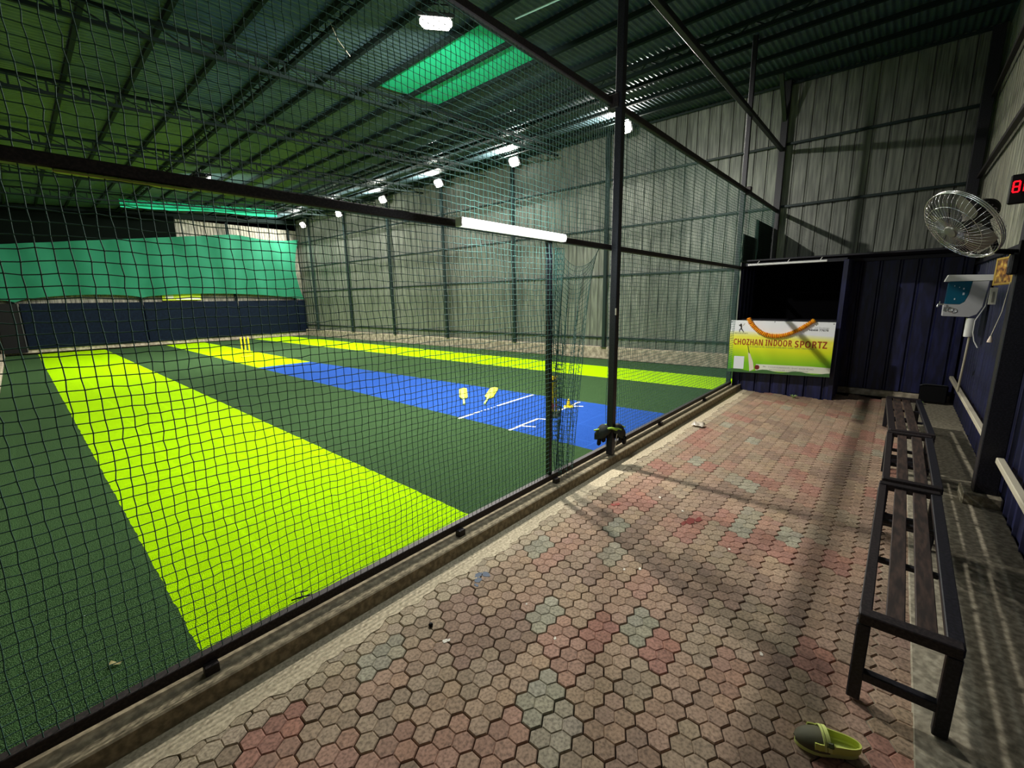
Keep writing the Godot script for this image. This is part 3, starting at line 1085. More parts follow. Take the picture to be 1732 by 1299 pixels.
# ------------------------------------------------------------------ sign
func sign_board() -> void:
	var A0 := 4.955
	var TL := P(A0, 1.305, 0.747)
	var TR := P(A0, 0.418, 0.742)
	var BL := P(A0, 1.305, 0.205)
	var BR := P(A0, 0.418, 0.232)
	var t := thing("sign_board", "printed CHOZHAN INDOOR SPORTZ board in white, yellow and green", "sign", P(A0, 0.86, 0.21))
	var W := (TR - TL).length()
	var Hh := (TL - BL).length()
	var nrm := Vector3.LEFT
	# picture: white to yellow to green
	var im := Image.create(512, 300, false, Image.FORMAT_RGB8)
	for y in 300:
		var v := y / 299.0
		for x in 512:
			var u := x / 511.0
			var q := v + 0.05 * (u - 0.5) * -1.2
			var c := Color(0.95, 0.96, 0.97)
			if q > 0.22: c = c.lerp(Color(0.97, 0.95, 0.30), clampf((q - 0.22) / 0.12, 0, 1))
			if q > 0.40: c = c.lerp(Color(0.90, 0.93, 0.02), clampf((q - 0.40) / 0.12, 0, 1))
			if q > 0.55: c = c.lerp(Color(0.52, 0.78, 0.02), clampf((q - 0.55) / 0.28, 0, 1))
			var edge := absf(u - 0.5) * 2.0
			if q > 0.5: c = c.lerp(Color(0.20, 0.60, 0.06), clampf((q - 0.5) * 1.5, 0, 1) * pow(edge, 3.0) * 0.9)
			if u > 0.30 and v > 0.83 and v < 0.95: c = Color(0.90, 0.91, 0.84)
			if v > 0.95 - 0.02 * sin(u * 20.0): c = Color(0.25, 0.42, 0.2)
			im.set_pixel(x, y, c)
	var m := mat(Color.WHITE, 0.55)
	m.albedo_texture = ImageTexture.create_from_image(im)
	var mb := MB.new()
	mb.quad(TL, TR, BR, BL, nrm)
	var uv := {TL: Vector2(0, 0), TR: Vector2(1, 0), BR: Vector2(1, 1), BL: Vector2(0, 1)}
	for p in mb.v: mb.t.append(uv[p])
	obj(mb, "printed_face", m, t)
	mb = MB.new()
	var back := Vector3.RIGHT * 0.02
	var q := [TL, TR, BR, BL]
	var cen := (TL + BR) * 0.5
	for k in 4: mb.quad(q[k], q[(k + 1) % 4], q[(k + 1) % 4] + back, q[k] + back, (q[k] + q[(k + 1) % 4]) * 0.5 - cen)
	mb.quad(TL + back, TR + back, BR + back, BL + back, -nrm)
	obj(mb, "board_back", M.white, t)
	# a point on the face: x from 0 (left) to 1, y from 0 (top) to 1
	var at := func(x: float, y: float, off := 0.0015) -> Vector3:
		return TL.lerp(TR, x).lerp(BL.lerp(BR, x), y) + nrm * off
	var frame := func(x: float, y: float) -> Transform3D:
		var xd: Vector3 = (at.call(1.0, y) - at.call(0.0, y)).normalized()
		return Transform3D(Basis(xd, nrm.cross(xd), nrm), at.call(x, y))
	var ink := mat(C(164, 64, 8), 0.6)
	text("CHOZHAN", Hh * 0.115, W * 0.305, frame.call(0.045, 0.41), ink, t, "lettering", 700)
	text("INDOOR", Hh * 0.115, W * 0.26, frame.call(0.375, 0.408), ink, t, "lettering", 700)
	text("SPORTZ", Hh * 0.12, W * 0.29, frame.call(0.66, 0.415), ink, t, "lettering", 700)
	var small := mat(C(120, 120, 90), 0.7)
	text("A COMPLETE INDOOR CRICKET TURF AND TRAINING", Hh * 0.022, W * 0.62, frame.call(0.22, 0.495), small, t)
	var dk := mat(C(70, 72, 76), 0.7)
	text("For Bookings", Hh * 0.03, W * 0.125, frame.call(0.825, 0.11), mat(C(150, 152, 156), 0.7), t)
	text("98408 77678", Hh * 0.034, W * 0.17, frame.call(0.775, 0.148), dk, t, "lettering", 700)
	text("No :", Hh * 0.028, W * 0.035, frame.call(0.375, 0.865), small, t)
	text("17/209 KUMARAVEL BHAT MAIN ROAD", Hh * 0.03, W * 0.43, frame.call(0.425, 0.872), mat(C(165, 165, 158), 0.7), t)
	text("MEDAVAKKAM, CHENNAI - 600100", Hh * 0.03, W * 0.37, frame.call(0.44, 0.922), mat(C(165, 165, 158), 0.7), t)
	text("INDOOR SPORTZ", Hh * 0.024, W * 0.145, frame.call(0.045, 0.245), mat(C(110, 112, 60), 0.7), t)
	# flat printed shapes
	var shape := func(poly: Array, called: String, mt: Material) -> void:
		var pv := PackedVector2Array()
		for p in poly: pv.append(Vector2(p[0], p[1]))
		var b2 := MB.new()
		var ids := Geometry2D.triangulate_polygon(pv)
		for i in range(0, ids.size(), 3):
			b2.tri(at.call(pv[ids[i]].x, pv[ids[i]].y), at.call(pv[ids[i + 1]].x, pv[ids[i + 1]].y), at.call(pv[ids[i + 2]].x, pv[ids[i + 2]].y), nrm)
		obj(b2, called, mt, t)
	var bl := mat(C(48, 42, 40), 0.6)
	shape.call([[0.108, 0.055], [0.118, 0.075], [0.122, 0.11], [0.122, 0.15], [0.126, 0.165], [0.14, 0.205], [0.146, 0.225], [0.139, 0.228], [0.128, 0.2], [0.116, 0.175], [0.104, 0.18], [0.102, 0.225], [0.093, 0.225], [0.095, 0.175], [0.107, 0.155], [0.106, 0.12], [0.09, 0.105], [0.085, 0.085], [0.098, 0.08], [0.102, 0.07]], "batsman_figure", bl)
	shape.call([[0.128, 0.10], [0.146, 0.052], [0.152, 0.055], [0.134, 0.105]], "bat_mark", mat(C(180, 178, 160), 0.7))
	shape.call([[0.195, 0.475], [0.203, 0.475], [0.226, 0.635], [0.217, 0.625]], "printed_bat_handle", mat(C(66, 60, 30), 0.6))
	shape.call([[0.207, 0.61], [0.229, 0.63], [0.268, 0.79], [0.282, 0.93], [0.238, 0.975], [0.232, 0.90]], "printed_bat_blade", mat(C(226, 216, 196), 0.6))
	shape.call([[0.062, 0.69], [0.172, 0.69], [0.172, 0.935], [0.062, 0.935]], "white_label", mat(C(232, 234, 240), 0.6))
	var ball := []
	for k in 20: ball.append([0.314 + 0.025 * cos(TAU * k / 20), 0.888 + 0.045 * sin(TAU * k / 20)])
	shape.call(ball, "printed_ball", mat(C(120, 26, 22), 0.5))
	for p in [[0.01, 0.03], [0.45, 0.015], [0.985, 0.03]]:
		mb = MB.new()
		mb.lathe([Vector2(0, 0.005), Vector2(0.008, 0.003), Vector2(0.009, 0.0)], 10, Transform3D(Basis(Vector3.UP, nrm, Vector3.UP.cross(nrm)), at.call(p[0], p[1], 0.0)))
		obj(mb, "screw", M.body_grey, t)
	# marigold garland
	var g := thing("garland", "orange marigold garland draped over the sign board's top edge", "garland", P(A0 - 0.02, 0.86, 0.6))
	var rng := RandomNumberGenerator.new()
	rng.seed = 6
	var pts := [[0.19, -0.035], [0.20, 0.01], [0.225, 0.07], [0.265, 0.14], [0.31, 0.20], [0.37, 0.25], [0.44, 0.275], [0.52, 0.268], [0.60, 0.225], [0.68, 0.15], [0.74, 0.075], [0.785, 0.01], [0.812, -0.025]]
	var cv := Curve3D.new()
	for p in pts: cv.add_point(at.call(p[0], p[1], 0.03))
	var L := cv.get_baked_length()
	var count := int(L / 0.03)
	for k in count + 1:
		var p := cv.sample_baked(L * k / count, true)
		mb = MB.new()
		var R := rng.randf_range(0.035, 0.041)
		var d := (cv.sample_baked(minf(L, L * k / count + 0.02)) - cv.sample_baked(maxf(0, L * k / count - 0.02))).normalized()
		var x := d.cross(nrm).normalized()
		var prof := []
		for s in 7:
			var an := -PI / 2 + PI * s / 6.0
			prof.append(Vector2(cos(an) * R * (1.0 + 0.1 * (s % 2)), sin(an) * 0.019))
		mb.lathe(prof, 9, Transform3D(Basis(x, d, x.cross(d)), p))
		obj(mb, "blossom", M.orange if k % 3 else mat(C(240, 146, 16), 0.85), g)
	# strings that hold it
	for w in [[0.19, -0.035, 0.17, 0.0], [0.812, -0.025, 0.83, 0.01]]:
		mb = MB.new()
		mb.tube([at.call(w[0], w[1], 0.03), at.call(w[2], w[3], 0.0)], 0.003, 5)
		obj(mb, "tie_string", M.cream, g)

# ------------------------------------------------------------------ far end of the hall
func hall_ends() -> void:
	var fn := FastNoiseLite.new()
	fn.seed = 31
	fn.frequency = 0.8
	var rows := []
	for i in 15:
		var row := []
		for j in 61:
			var s := j / 60.0
			var a := -0.26 + s * 6.2
			var hang := absf(sin((a - 0.05) / 2.05 * PI)) if a < 2.1 else absf(sin((a - 2.1) / 3.8 * PI))
			var bot := 1.085 + 0.11 * sqrt(maxf(0.0, hang)) + 0.09 * sin(s * PI)
			var top := 2.25 + 0.58 * clampf(a / 4.2, 0, 1) + (0.0 if a < 4.4 else -0.07 * sin((a - 4.4) / 1.5 * PI))
			var t := i / 14.0
			if a > 5.5: a -= (a - 5.5) * 0.35 * sin(t * PI)
			row.append(P(a, 13.72 + 0.05 * fn.get_noise_2d(a * 1.6, t * 1.2) + 0.02 * sin(a * 9.0 + t), lerpf(bot, top, t)))
		rows.append(row)
	var mb := MB.new()
	mb.grid(rows, 0.004)
	var cl := obj(mb, "shade_cloth", M.emerald)
	tag(cl, "wide emerald green shade cloth hung across the far end wall", "cloth")
	rows = []  # added black sheet, painting in shade on the unlit upper end wall
	for i in 7:
		var row := []
		for j in 31:
			var s := j / 30.0
			var a := -0.27 + s * 3.25
			var t := i / 6.0
			row.append(P(a, 13.76 + 0.03 * fn.get_noise_2d(a * 2.0, t * 2.0 + 30), lerpf(2.22 + 0.55 * clampf(a / 4.2, 0, 1), 2.98 + a * 0.055, t)))
		rows.append(row)
	mb = MB.new()
	mb.grid(rows, 0.004)
	cl = obj(mb, "painted_shade_sheet", M.shade_black)
	tag(cl, "added blackish sheet standing in for shade above the left half of the emerald cloth", "cloth")
	rows = []  # added emerald strip, its colour stands in for floodlight glow at the far roof
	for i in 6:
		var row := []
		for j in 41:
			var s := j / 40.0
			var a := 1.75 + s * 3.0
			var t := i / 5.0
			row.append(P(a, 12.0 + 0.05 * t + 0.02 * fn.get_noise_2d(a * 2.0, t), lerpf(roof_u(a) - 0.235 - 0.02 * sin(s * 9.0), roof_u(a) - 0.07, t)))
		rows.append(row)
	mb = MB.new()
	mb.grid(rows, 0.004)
	cl = obj(mb, "added_glow_strip", mat(C(24, 190, 140), 0.8))
	tag(cl, "short emerald sheet added under the far roof to stand in for floodlight glow", "cloth")
	# navy mats
	var nm := thing("wall_mat", "navy blue padded mats along the foot of the far end wall", "mat", P(3, 13.8, 0.12))
	var xs := [0.09, 2.11, 4.16, 5.76, 6.0]
	for k in 4:
		mb = MB.new()
		mb.box(P((xs[k] + xs[k + 1]) * 0.5, 13.79, 0.60 - 0.005), Vector3((xs[k + 1] - xs[k]) * H - 0.03, 0.96 * H, 0.06), 0.012)
		obj(mb, "mat_panel", M.navy_mat, nm)
	var bb := thing("black_mat", "black board leaning in the left corner beside the navy mats", "board", P(-0.1, 13.75, 0.04))
	mb = MB.new()
	mb.box(P(-0.09, 13.75, 0.56), Vector3(0.32 * H, 1.02 * H, 0.05), 0.01)
	obj(mb, "board_face", M.black, bb)
	mb = MB.new()
	mb.bar(P(0.075, 13.73, 0.06), P(0.075, 13.73, 1.07), 0.03, 0.03, 0.003)
	obj(mb, "edge_bar", M.body_grey, bb)
	# lime poster half hidden by the cloth
	var ps := thing("wall_poster", "lime green poster with a white square, half hidden under the emerald cloth", "poster", P(2.65, 13.84, 1.1))
	mb = MB.new()
	mb.box(P(2.92, 13.86, 1.34), Vector3(0.82 * H, 0.46 * H, 0.012), 0.002)
	obj(mb, "poster_sheet", mat(C(190, 214, 20), 0.6), ps)
	mb = MB.new()
	mb.box(P(2.66, 13.855, 1.19), Vector3(0.16 * H, 0.10 * H, 0.014), 0.002)
	obj(mb, "white_label", M.white, ps)
	mb = MB.new()
	mb.box(P(3.05, 13.855, 1.145), Vector3(0.52 * H, 0.035 * H, 0.014), 0.002)
	obj(mb, "white_band", M.white, ps)
	# yellow strip under the beam
	var bt := thing("yellow_strip", "dull yellow strip stuck under the net's middle beam at upper left", "strip", P(0.2, 1.26, 1.25))
	mb = MB.new()
	mb.bar(P(0.092, 1.262, 1.2585), P(0.318, 1.262, 1.2585), 0.03, 0.007, 0.001)
	obj(mb, "tape", mat(C(150, 156, 70), 0.6), bt)

# ------------------------------------------------------------------ cricket things
func cricket_things() -> void:
	# far stumps
	var t := thing("stumps", "three bright yellow stumps on a yellow base, far on the lime strip", "cricket stumps", P(2.80, 9.2, 0))
	var mb := MB.new()
	for k in 3:
		var a := 2.735 + k * 0.062
		mb = MB.new()
		var top := P(a, 9.2, 0.37)
		mb.tube([P(a, 9.2, 0.02), top], 0.022, 10)
		mb.lathe([Vector2(0.022, 0), Vector2(0.02, 0.01), Vector2(0.0, 0.018)], 10, Transform3D(Basis(), top))
		obj(mb, "stump", M.yellow, t)
	mb = MB.new()
	mb.box(P(2.80, 9.2, 0.014), Vector3(0.34, 0.045, 0.16), 0.012)
	obj(mb, "base", mat(C(236, 214, 0), 0.5), t)
	# near stumps behind the jamb
	t = thing("stumps", "yellow and orange stumps on a dark rubber base, near behind the jamb post", "cricket stumps", P(2.97, 2.16, 0))
	for k in 3:
		var a := 2.945 + k * 0.017
		var bb := 2.168 - k * 0.017
		mb = MB.new()
		mb.tube([P(a, bb, 0.03), P(a, bb, 0.345)], 0.018, 10)
		mb.lathe([Vector2(0.018, 0), Vector2(0.016, 0.008), Vector2(0.0, 0.014)], 10, Transform3D(Basis(), P(a, bb, 0.345)))
		var st := obj(mb, "stump", M.yellow, t)
		mb = MB.new()
		mb.tube([P(a, bb, 0.30), P(a, bb, 0.315)], 0.021, 10)
		obj(mb, "grey_band", M.body_grey, st)
		mb = MB.new()
		mb.tube([P(a, bb, 0.06), P(a, bb, 0.11)], 0.0188, 10)
		obj(mb, "orange_band", mat(C(224, 110, 40), 0.5), st)
	mb = MB.new()
	mb.box(P(2.965, 2.145, 0.012), Vector3(0.30, 0.04, 0.15), 0.012, Basis(Vector3.UP, 0.4))
	obj(mb, "rubber_base", mat(C(26, 38, 34), 0.8), t)
	mb = MB.new()
	mb.box(P(2.95, 2.155, 0.03), Vector3(0.18, 0.03, 0.06), 0.01, Basis(Vector3.UP, 0.4))
	obj(mb, "spring_housing", M.black, t)
	# cone
	t = thing("marker_cone", "small yellow marker cone on the blue pitch's white line", "cone", P(3.30, 2.22, 0))
	mb = MB.new()
	mb.lathe([Vector2(0.045, 0.012), Vector2(0.030, 0.06), Vector2(0.018, 0.115), Vector2(0.016, 0.14), Vector2(0.0, 0.142)], 18, Transform3D(Basis(), P(3.30, 2.22, 0)))
	obj(mb, "cone_body", M.yellow, t)
	mb = MB.new()
	mb.lathe([Vector2(0.0, 0.0), Vector2(0.085, 0.0), Vector2(0.088, 0.006), Vector2(0.08, 0.013), Vector2(0.0, 0.014)], 18, Transform3D(Basis(), P(3.30, 2.22, 0) + Vector3(0, 0.002, 0)))
	obj(mb, "cone_base", M.yellow, t)
	# two lime bats lying on the pitch
	bat(P(2.735, 3.045, 0), P(3.225, 3.60, 0), "lime yellow cricket bat lying on the blue pitch, left of the pair", 0.16)
	bat(P(2.875, 2.905, 0), P(3.46, 3.335, 0), "lime yellow cricket bat lying on the blue pitch, right of the pair", 0.17)
	# pads strapped round the post
	t = thing("strapped_pads", "pair of black pads with lime edging strapped round the post's foot", "sports pads", P(2.28, 1.225, 0.17))
	var c := P(2.28, 1.225, 0.20)
	var dark := mat(C(30, 36, 30), 0.75)
	for s in [[-1.0, 0.15, 0.19], [1.0, 0.13, 0.17]]:
		var rows := []
		var dirv := (Vector3(0.72, 0, 0.69) * float(s[0])).normalized()
		for i in 9:
			var row := []
			var k := i / 8.0
			for j in 13:
				var an := TAU * j / 12.0
				var rad := 0.062 * sin(PI * (0.14 + 0.74 * k)) + 0.008
				var cpt: Vector3 = c + dirv * (0.02 + s[1] * k) + Vector3(0, 0.03 - 0.075 * k * k, 0)
				row.append(cpt + Vector3(0, cos(an) * rad, 0) * 1.15 + dirv.cross(Vector3.UP) * sin(an) * rad * 1.1 + dirv * (0.02 * cos(an * 2.0)))
			rows.append(row)
		mb = MB.new()
		mb.grid(rows)
		for e in [0, 8]:
			for j in range(1, 12): mb.tri(rows[e][0], rows[e][j], rows[e][j + 1], dirv * (-1.0 if e == 0 else 1.0))
		var pad := obj(mb, "pad", dark, t)
		mb = MB.new()
		for q in 3:
			var base: Vector3 = c + dirv * (0.05 + s[1] * 0.34 * q) + Vector3(0, -0.03 - 0.035 * q, 0.02)
			mb.box(base, Vector3(0.05, 0.10, 0.04), 0.014, Basis(Vector3(dirv.z, 0, dirv.x).normalized(), 0.3 * s[0]))
		obj(mb, "pad_flap", M.black, pad)
	mb = MB.new()
	var ring := []
	for j in 25:
		var an := TAU * j / 24.0
		ring.append(c + Vector3(cos(an) * 0.075, 0.055 + 0.012 * sin(an * 3.0), sin(an) * 0.075))
	mb.tube(ring, 0.013, 7, false)
	mb.tube([c + Vector3(-0.15, 0.03, -0.13), c + Vector3(-0.08, 0.058, -0.03), c + Vector3(0.0, 0.055, 0.085), c + Vector3(0.03, 0.04, 0.11)], 0.009, 6)
	mb.tube([c + Vector3(0.05, 0.065, 0.04), c + Vector3(0.10, 0.07, 0.06), c + Vector3(0.14, 0.04, 0.10)], 0.008, 6)
	obj(mb, "lime_edging", mat(C(160, 200, 60), 0.6), t, "lime green edging")
	mb = MB.new()
	mb.tube([c + Vector3(0.0, 0.05, 0.09), c + Vector3(-0.01, -0.03, 0.075), c + Vector3(0.01, -0.12, 0.06), c + Vector3(-0.005, -0.2, 0.05)], 0.004, 6)
	obj(mb, "strap_end", M.cream, t)

func bat(p0: Vector3, p1: Vector3, label: String, w: float) -> void:
	# p0 is the handle's end, p1 the blade's toe
	var t := thing("cricket_bat", label, "cricket bat", p0)
	var d := (p1 - p0)
	var L := d.length()
	d /= L
	var x := Vector3.UP.cross(d).normalized()
	var xf := Transform3D(Basis(x, Vector3.UP, d), p0)
	var rows := []
	for i in 13:
		var k := i / 12.0
		var z := L * (0.34 + 0.66 * k)
		var hw := w * 0.5 * clampf(0.35 + k * 5.0, 0, 1) * (1.0 if k < 0.93 else 0.93)
		var th := 0.03 + 0.025 * sin(PI * clampf(k * 1.1 - 0.05, 0, 1))
		rows.append([xf * Vector3(-hw, 0.012, z), xf * Vector3(-hw, 0.034, z), xf * Vector3(-hw * 0.4, th + 0.012, z), xf * Vector3(0, th + 0.022, z), xf * Vector3(hw * 0.4, th + 0.012, z), xf * Vector3(hw, 0.034, z), xf * Vector3(hw, 0.012, z), xf * Vector3(0, 0.006, z), xf * Vector3(-hw, 0.012, z)])
	var mb := MB.new()
	mb.grid(rows)
	for e in [0, 12]:
		for j in range(1, 7): mb.tri(rows[e][0], rows[e][j], rows[e][j + 1], d * (-1.0 if e == 0 else 1.0))
	obj(mb, "blade", mat(C(236, 240, 60), 0.5), t)
	mb = MB.new()
	mb.tube([xf * Vector3(0, 0.024, 0), xf * Vector3(0, 0.026, L * 0.2), xf * Vector3(0, 0.03, L * 0.37)], 0.019, 10)
	mb.lathe([Vector2(0.0, -0.006), Vector2(0.02, -0.004), Vector2(0.022, 0.01), Vector2(0.019, 0.02)], 10, Transform3D(Basis(x, d, x.cross(d)), xf * Vector3(0, 0.024, 0)))
	obj(mb, "handle", mat(C(204, 232, 120), 0.6), t)
	mb = MB.new()
	mb.box(xf * Vector3(w * 0.18, 0.053, L * 0.5), Vector3(0.05, 0.004, 0.07), 0.001, xf.basis)
	obj(mb, "maker_mark", mat(C(196, 160, 20), 0.6), t)

# ------------------------------------------------------------------ benches
func bench(a0: float, a1: float, bf: float, br: float, top: float, slats: Array, label: String, skew := 0.0, fw := 0.046) -> void:
	var base := P((a0 + a1) * 0.5, (bf + br) * 0.5, 0.01)
	var t := thing("slatted_bench", label, "bench", base)
	var y := top
	var q := func(a: float, b: float, u: float) -> Vector3: return P(a, b + skew * (a - a0), u)
	var mb := MB.new()
	mb.bar(q.call(a0 + 0.012, bf, y), q.call(a1 - 0.012, bf, y), fw, 0.045, 0.004)
	obj(mb, "front_rail", M.steel_dark, t)
	mb = MB.new()
	mb.bar(q.call(a0 + 0.012, br, y), q.call(a1 - 0.012, br, y), 0.055, 0.045, 0.004)
	obj(mb, "rear_rail", M.steel_navy, t)
	for a in [a0 + 0.016, a1 - 0.016]:
		mb = MB.new()
		mb.bar(q.call(a, bf + 0.011, y + 0.003), q.call(a, br - 0.011, y + 0.003), 0.062, 0.05, 0.004)
		obj(mb, "end_rail", M.steel_dark, t)
		mb = MB.new()
		mb.bar(q.call(a, bf - 0.01, 0.075), q.call(a, br + 0.01, 0.075), 0.04, 0.045, 0.004)
		obj(mb, "stretcher", M.steel_navy, t)
		for b in [bf, br]:
			mb = MB.new()
			var w := 0.05
			mb.box(q.call(a, b, (y - 0.012) * 0.5 + 0.003), Vector3(w, (y - 0.012) * H - 0.01, w), 0.005)
			obj(mb, "leg", M.steel_navy, t)
	for a in [lerpf(a0, a1, 0.36), lerpf(a0, a1, 0.66)]:
		mb = MB.new()
		mb.bar(q.call(a, bf - 0.012, y - 0.012), q.call(a, br + 0.014, y - 0.012), 0.035, 0.025, 0.003)
		obj(mb, "cross_bar", M.steel_navy, t)
	for s in slats:
		mb = MB.new()
		mb.bar(q.call(a0 + 0.034, s[0], y + s[2]), q.call(a1 - 0.034, s[0] + (s[3] if s.size() > 3 else 0.0), y + s[2]), s[1], 0.022, 0.003)
		obj(mb, "slat", M.wood, t)

func benches() -> void:
	bench(1.235, 2.25, -0.0235, -0.180, 0.228, [[-0.0785, 0.066, 0.0], [-0.1335, 0.070, 0.0]], "dark slatted bench nearest the viewer, with a lime clog in front of its leg", -0.009)
	bench(2.285, 3.14, -0.040, -0.198, 0.228, [[-0.0925, 0.068, 0.0], [-0.150, 0.075, 0.002]], "dark slatted bench in the middle of the row of three", 0.0)
	bench(3.19, 4.26, -0.050, -0.215, 0.222, [[-0.094, 0.078, 0.002], [-0.147, 0.078, 0.0]], "dark slatted bench farthest off, by the blue kiosk's door", 0.03, 0.062)

# ------------------------------------------------------------------ things on the walk's side wall
func right_wall_things() -> void:
	var mb: MB
	# fan
	var c := P(2.62, -0.154, 1.269)
	var n := Vector3(-0.426, -0.597, -0.68).normalized()     # the way it blows
	var t := thing("wall_fan", "wall fan with a chrome wire cage on a black arm", "fan", c)
	var x := n.cross(Vector3.UP).normalized()
	var y := x.cross(n)
	var bs := Basis(x, y, n)
	var R := 0.29
	var pt := func(r: float, an: float, z: float) -> Vector3: return c + bs * Vector3(cos(an) * r, sin(an) * r, z)
	var dome := func(k: float) -> float: return 0.085 * sqrt(maxf(0.0, 1.0 - pow(k, 2.6)))
	mb = MB.new()
	for j in 44:
		var an := TAU * j / 44.0
		var line := []
		for i in 8:
			var k := 0.17 + 0.83 * i / 7.0
			line.append(pt.call(R * k, an + 0.25 * (1.0 - k), dome.call(k)))
		mb.tube(line, 0.0012, 5, false)
	for k in [0.45, 0.72]:
		var ring := []
		for j in 49: ring.append(pt.call(R * k, TAU * j / 48.0, dome.call(k)))
		mb.tube(ring, 0.0016, 5, false)
	obj(mb, "front_grille", M.chrome, t)
	mb = MB.new()
	for z in [0.0, -0.012, 0.012]:
		var ring := []
		for j in 65: ring.append(pt.call(R, TAU * j / 64.0, z))
		mb.tube(ring, 0.0042, 7, false)
	obj(mb, "rim_ring", M.chrome, t)
	mb = MB.new()
	for j in 44:
		var an := TAU * j / 44.0
		var line := []
		for i in 8:
			var k := 0.22 + 0.78 * i / 7.0
			line.append(pt.call(R * k, an - 0.25 * (1.0 - k), -0.095 * sqrt(maxf(0.0, 1.0 - pow(k, 3.0)))))
		mb.tube(line, 0.0012, 5, false)
	obj(mb, "rear_grille", mat(C(90, 88, 84), 0.35, 0.7), t)
	mb = MB.new()
	mb.lathe([Vector2(0.0, 0.094), Vector2(0.042, 0.092), Vector2(0.05, 0.084), Vector2(0.052, 0.078)], 24, Transform3D(Basis(x, n, x.cross(n)), c))
	obj(mb, "badge_disc", mat(C(110, 108, 98), 0.35, 0.4), t)
	for k in 3:
		var rows := []
		for i in 9:
			var row := []
			for j in 6:
				var rr := 0.05 + 0.185 * i / 8.0
				var an := TAU * k / 3.0 + (j / 5.0 - 0.5) * 1.15 * (0.75 + 0.35 * sin(i / 8.0 * PI)) + 0.25 * i / 8.0
				row.append(pt.call(rr, an, (j / 5.0 - 0.5) * 0.06 - 0.005))
			rows.append(row)
		mb = MB.new()
		mb.grid(rows, 0.002)
		obj(mb, "fan_blade", mat(C(92, 86, 78), 0.4, 0.3), t)
	mb = MB.new()
	mb.lathe([Vector2(0.0, 0.03), Vector2(0.05, 0.028), Vector2(0.05, -0.02), Vector2(0.0, -0.02)], 18, Transform3D(Basis(x, n, x.cross(n)), c))
	obj(mb, "hub", M.body_grey, t)
	mb = MB.new()
	mb.lathe([Vector2(0.0, -0.235), Vector2(0.05, -0.23), Vector2(0.075, -0.20), Vector2(0.08, -0.12), Vector2(0.066, -0.092), Vector2(0.0, -0.09)], 22, Transform3D(Basis(x, n, x.cross(n)), c))
	obj(mb, "motor_housing", M.black, t)
	mb = MB.new()
	var arm := c - n * 0.15
	mb.tube([arm, arm + Vector3(0.01, -0.09, 0.03), P(2.86, -0.29, 1.17), P(2.92, -0.36, 1.165)], 0.022, 10)
	mb.box(P(2.92, -0.362, 1.17), Vector3(0.09, 0.16, 0.012), 0.003)
	obj(mb, "arm", M.black, t)
	# black switch box on the column
	t = thing("switch_box", "black switch box on the dark column, right of the gold frame", "switch box", P(2.93, -0.355, 1.11))
	mb = MB.new()
	mb.box(P(2.91, -0.352, 1.115), Vector3(0.15, 0.17, 0.05), 0.012)
	obj(mb, "box_body", M.black, t)
	mb = MB.new()
	mb.box(P(2.91, -0.338, 1.12), Vector3(0.05, 0.07, 0.012), 0.003)
	obj(mb, "rocker", M.body_grey, t)
	# red LED clock
	t = thing("led_clock", "black wall clock showing red LED digits, above the fan's motor", "clock", P(2.95, -0.33, 1.38))
	var ca := 3.02
	mb = MB.new()
	mb.box(P(ca, -0.378, 1.442), Vector3(0.05, 0.23, 0.26), 0.01, Basis(Vector3.UP, -0.2))
	obj(mb, "clock_body", M.black, t)
	for k in 2:
		mb = MB.new()
		var cb := -0.326 - k * 0.034
		var cf := ca - 0.0155 + k * 0.007
		for u in [-0.022, 0.0, 0.022]: mb.box(P(cf, cb, 1.45 + u), Vector3(0.004, 0.011, 0.034), 0.0, Basis(Vector3.UP, -0.2))
		for sg in [-1.0, 1.0]:
			for u in [-0.011, 0.011]: mb.box(P(cf, cb + sg * 0.0095, 1.45 + u), Vector3(0.004, 0.036, 0.010), 0.0, Basis(Vector3.UP, -0.2))
		obj(mb, "red_digit", M.red_led, t, "glowing red digit")
	# gold picture frame
	t = thing("picture_frame", "small gold framed picture hung beside the black switch box", "picture", P(3.28, -0.37, 1.03))
	var fl := P(3.36, -0.352, 1.095)
	var fr := P(3.20, -0.392, 1.10)
	var fx := (fr - fl).normalized()
	var fz := fx.cross(Vector3.UP).normalized()
	if fz.x > 0: fz = -fz
	var fb := Basis(fx, Vector3.UP, fx.cross(Vector3.UP))
	var fc := (fl + fr) * 0.5
	var fw := (fr - fl).length()
	var fh := 0.125 * H
	mb = MB.new()
	for s in [-1.0, 1.0]:
		mb.box(fc + Vector3(0, s * fh * 0.5, 0), Vector3(fw + 0.02, 0.02, 0.02), 0.004, fb)
		mb.box(fc + fx * s * fw * 0.5, Vector3(0.02, fh, 0.02), 0.004, fb)
	obj(mb, "frame", mat(C(206, 170, 84), 0.35, 0.5), t)
	mb = MB.new()
	mb.box(fc, Vector3(fw, fh, 0.008), 0.0, fb)
	obj(mb, "picture_print", tmat(noise_tex(91, 0.03, [C(70, 38, 14), C(128, 82, 28), C(170, 122, 44), C(214, 186, 90)], [0.25, 0.45, 0.6, 0.85], 256), Vector3(2, 2, 2), 0.4), t)
	mb = MB.new()
	mb.bar(fc + Vector3(0, fh * 0.5, 0) + fx * 0.06, fc + Vector3(0, fh * 0.5 + 0.05, 0) + fx * 0.10, 0.03, 0.03, 0.008)
	obj(mb, "yellow_flower", mat(C(230, 214, 90), 0.7), t, "yellow flower tucked on the frame's top")
	# white strip label below it
	t = thing("wall_label", "narrow white strip label under the gold frame", "label", P(3.36, -0.36, 0.94))
	mb = MB.new()
	mb.box(P(3.36, -0.357, 0.975), Vector3(0.008, 0.16, 0.05), 0.001)
	obj(mb, "label_strip", mat(C(196, 194, 180), 0.6), t)
	mb = MB.new()
